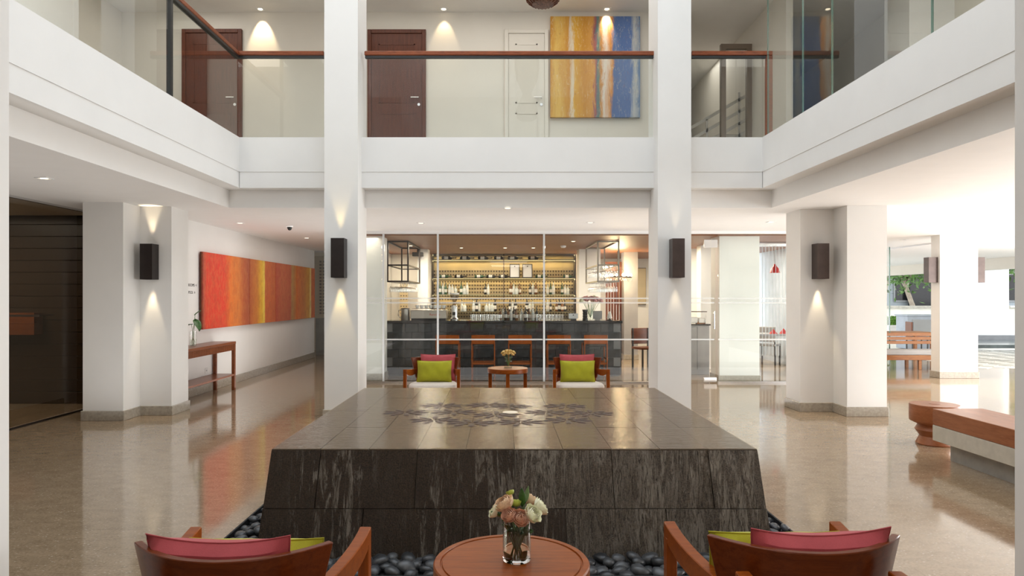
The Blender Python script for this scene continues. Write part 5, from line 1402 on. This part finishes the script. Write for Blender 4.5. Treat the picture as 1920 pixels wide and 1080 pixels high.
tree('pale barked tree with forked trunk behind the garden wall', PX(1722, 33), 33, 5.2, 1.5, 3, -.6, 3000)
tree('leafy tree right of the white round column', PX(1905, 34), 34, 5.6, 1.6, 8, .2, 1800)
tree('dense green tree at the left of the terrace view', PX(1655, 40), 40, 5.6, 1.7, 12, .2, 2400)
def hedge(lab, x0, x1, y0, y1, z0, z1, n, seed):
    r_ = random.Random(seed); e = thing('hedge', lab, 'hedge', ((x0+x1)/2, (y0+y1)/2, z0)); mb = MB(); w_, d_, h_ = (x1-x0)/2, (y1-y0)/2, z1-z0
    for k in range(n):
        p = Vector((r_.uniform(-w_, w_), r_.uniform(-d_, d_), r_.uniform(0, h_))); d1 = Vector((r_.gauss(0, 1), r_.gauss(0, 1), r_.gauss(0, 1))).normalized(); d2 = d1.cross(Vector((.3, .5, r_.uniform(-1, 1)))).normalized(); L = .06
        mb.add([p-d1*L, p+d2*L*.5, p+d1*L, p-d2*L*.5], [(0, 1, 2, 3)])
    o = mb.build('leaves', 'hedge_green', e); o['kind'] = 'stuff'
    box(-w_*.95, w_*.95, -d_*.8, d_*.8, 0, h_*.85).build('dense_core', 'foliage', e)
hedge('clipped bright green hedge in the terrace planter', PX(1640, 24), PX(1701, 24), 24, 24.5, .535, .80, 2600, 4)
e = thing('planter', 'long white planter holding the clipped hedge', 'planter', (PX(1665, 24), 24.25, 0)); box(-1.0, .72, -.3, .3, 0, .52).build('planter_body', 'white_paint', e); box(-1.03, .75, -.33, .33, .47, .53).build('rim', 'white_paint', e)
e = thing('grill_cabinet', 'pale blue gray outdoor cabinet beyond the bench', 'cabinet', (PX(1730, 20), 20, 0)); box(-.43, .6, 0, .6, 0, .95).build('cabinet_body', 'pale_blue_box', e, bevel=.01); box(-.3, .6, -.02, 0, .25, .85).build('cabinet_door', 'frosted', e); box(-.46, .63, -.03, .63, .95, .99).build('cabinet_top', 'pale_blue_box', e)
simple_chair('brown wooden chair beside the outdoor cabinet', PX(1728, 18), 18.2, 1.4, 'console_wood')
# outdoor timber bench and table
e = thing('timber_bench', 'slatted orange timber bench with gray cushion near the terrace', 'bench', (7.75, 14.3, 0))
for z0 in (.50, .585, .67): box(-.9, 1.7, .48, .51, z0, z0+.065).build('back_slat', 'orange_wood', e, bevel=.004)
for x in (-.9, 0.35, 1.62): box(x, x+.06, .47, .52, .3, .76).build('back_post', 'orange_wood', e, bevel=.003)
box(-.9, 1.7, -.02, .03, .20, .30).build('seat_rail', 'orange_wood', e, bevel=.004); box(-.9, 1.7, .03, .5, .25, .30).build('seat_deck', 'orange_wood', e)
box(-.88, 1.68, 0, .46, .30, .40).build('seat_cushion', 'silver_cloth', e, bevel=.02, seg=2)
for x in (-.9, .0, .84):
    for y in (0, .46): box(x, x+.06, y, y+.05, 0, .22).build('leg', 'orange_wood', e, bevel=.003)
e = thing('timber_table', 'long orange timber table behind the slatted bench', 'table', (8.6, 16.8, 0))
box(-1.2, 1.7, -.4, .4, .60, .66).build('tabletop', 'orange_wood', e, bevel=.004)
for x in (-1.1, 1.6):
    for y in (-.33, .33): box(x-.03, x+.03, y-.03, y+.03, 0, .60).build('leg', 'orange_wood', e)
e = thing('terrace_glass', 'clear glass panel between the right columns and the terrace', 'glass wall', (PX(1668, 15.2), 15.2, 0), kind='structure'); box(-1.6, 0, -.006, .006, .02, 2.6).build('glass_pane', 'glass', e); box(-.008, .008, -.01, .01, .02, 2.6).build('edge_strip', 'cable_glass_green', e)
# side wall closing the hall behind the bar on the right is open to the terrace; rear wall behind the camera
tag(box(-12, -9.5, -4, 20, 0, ZC).build('wall_far_left', 'white_paint'), 'outer wall of the building on the left', 'wall', kind='structure')
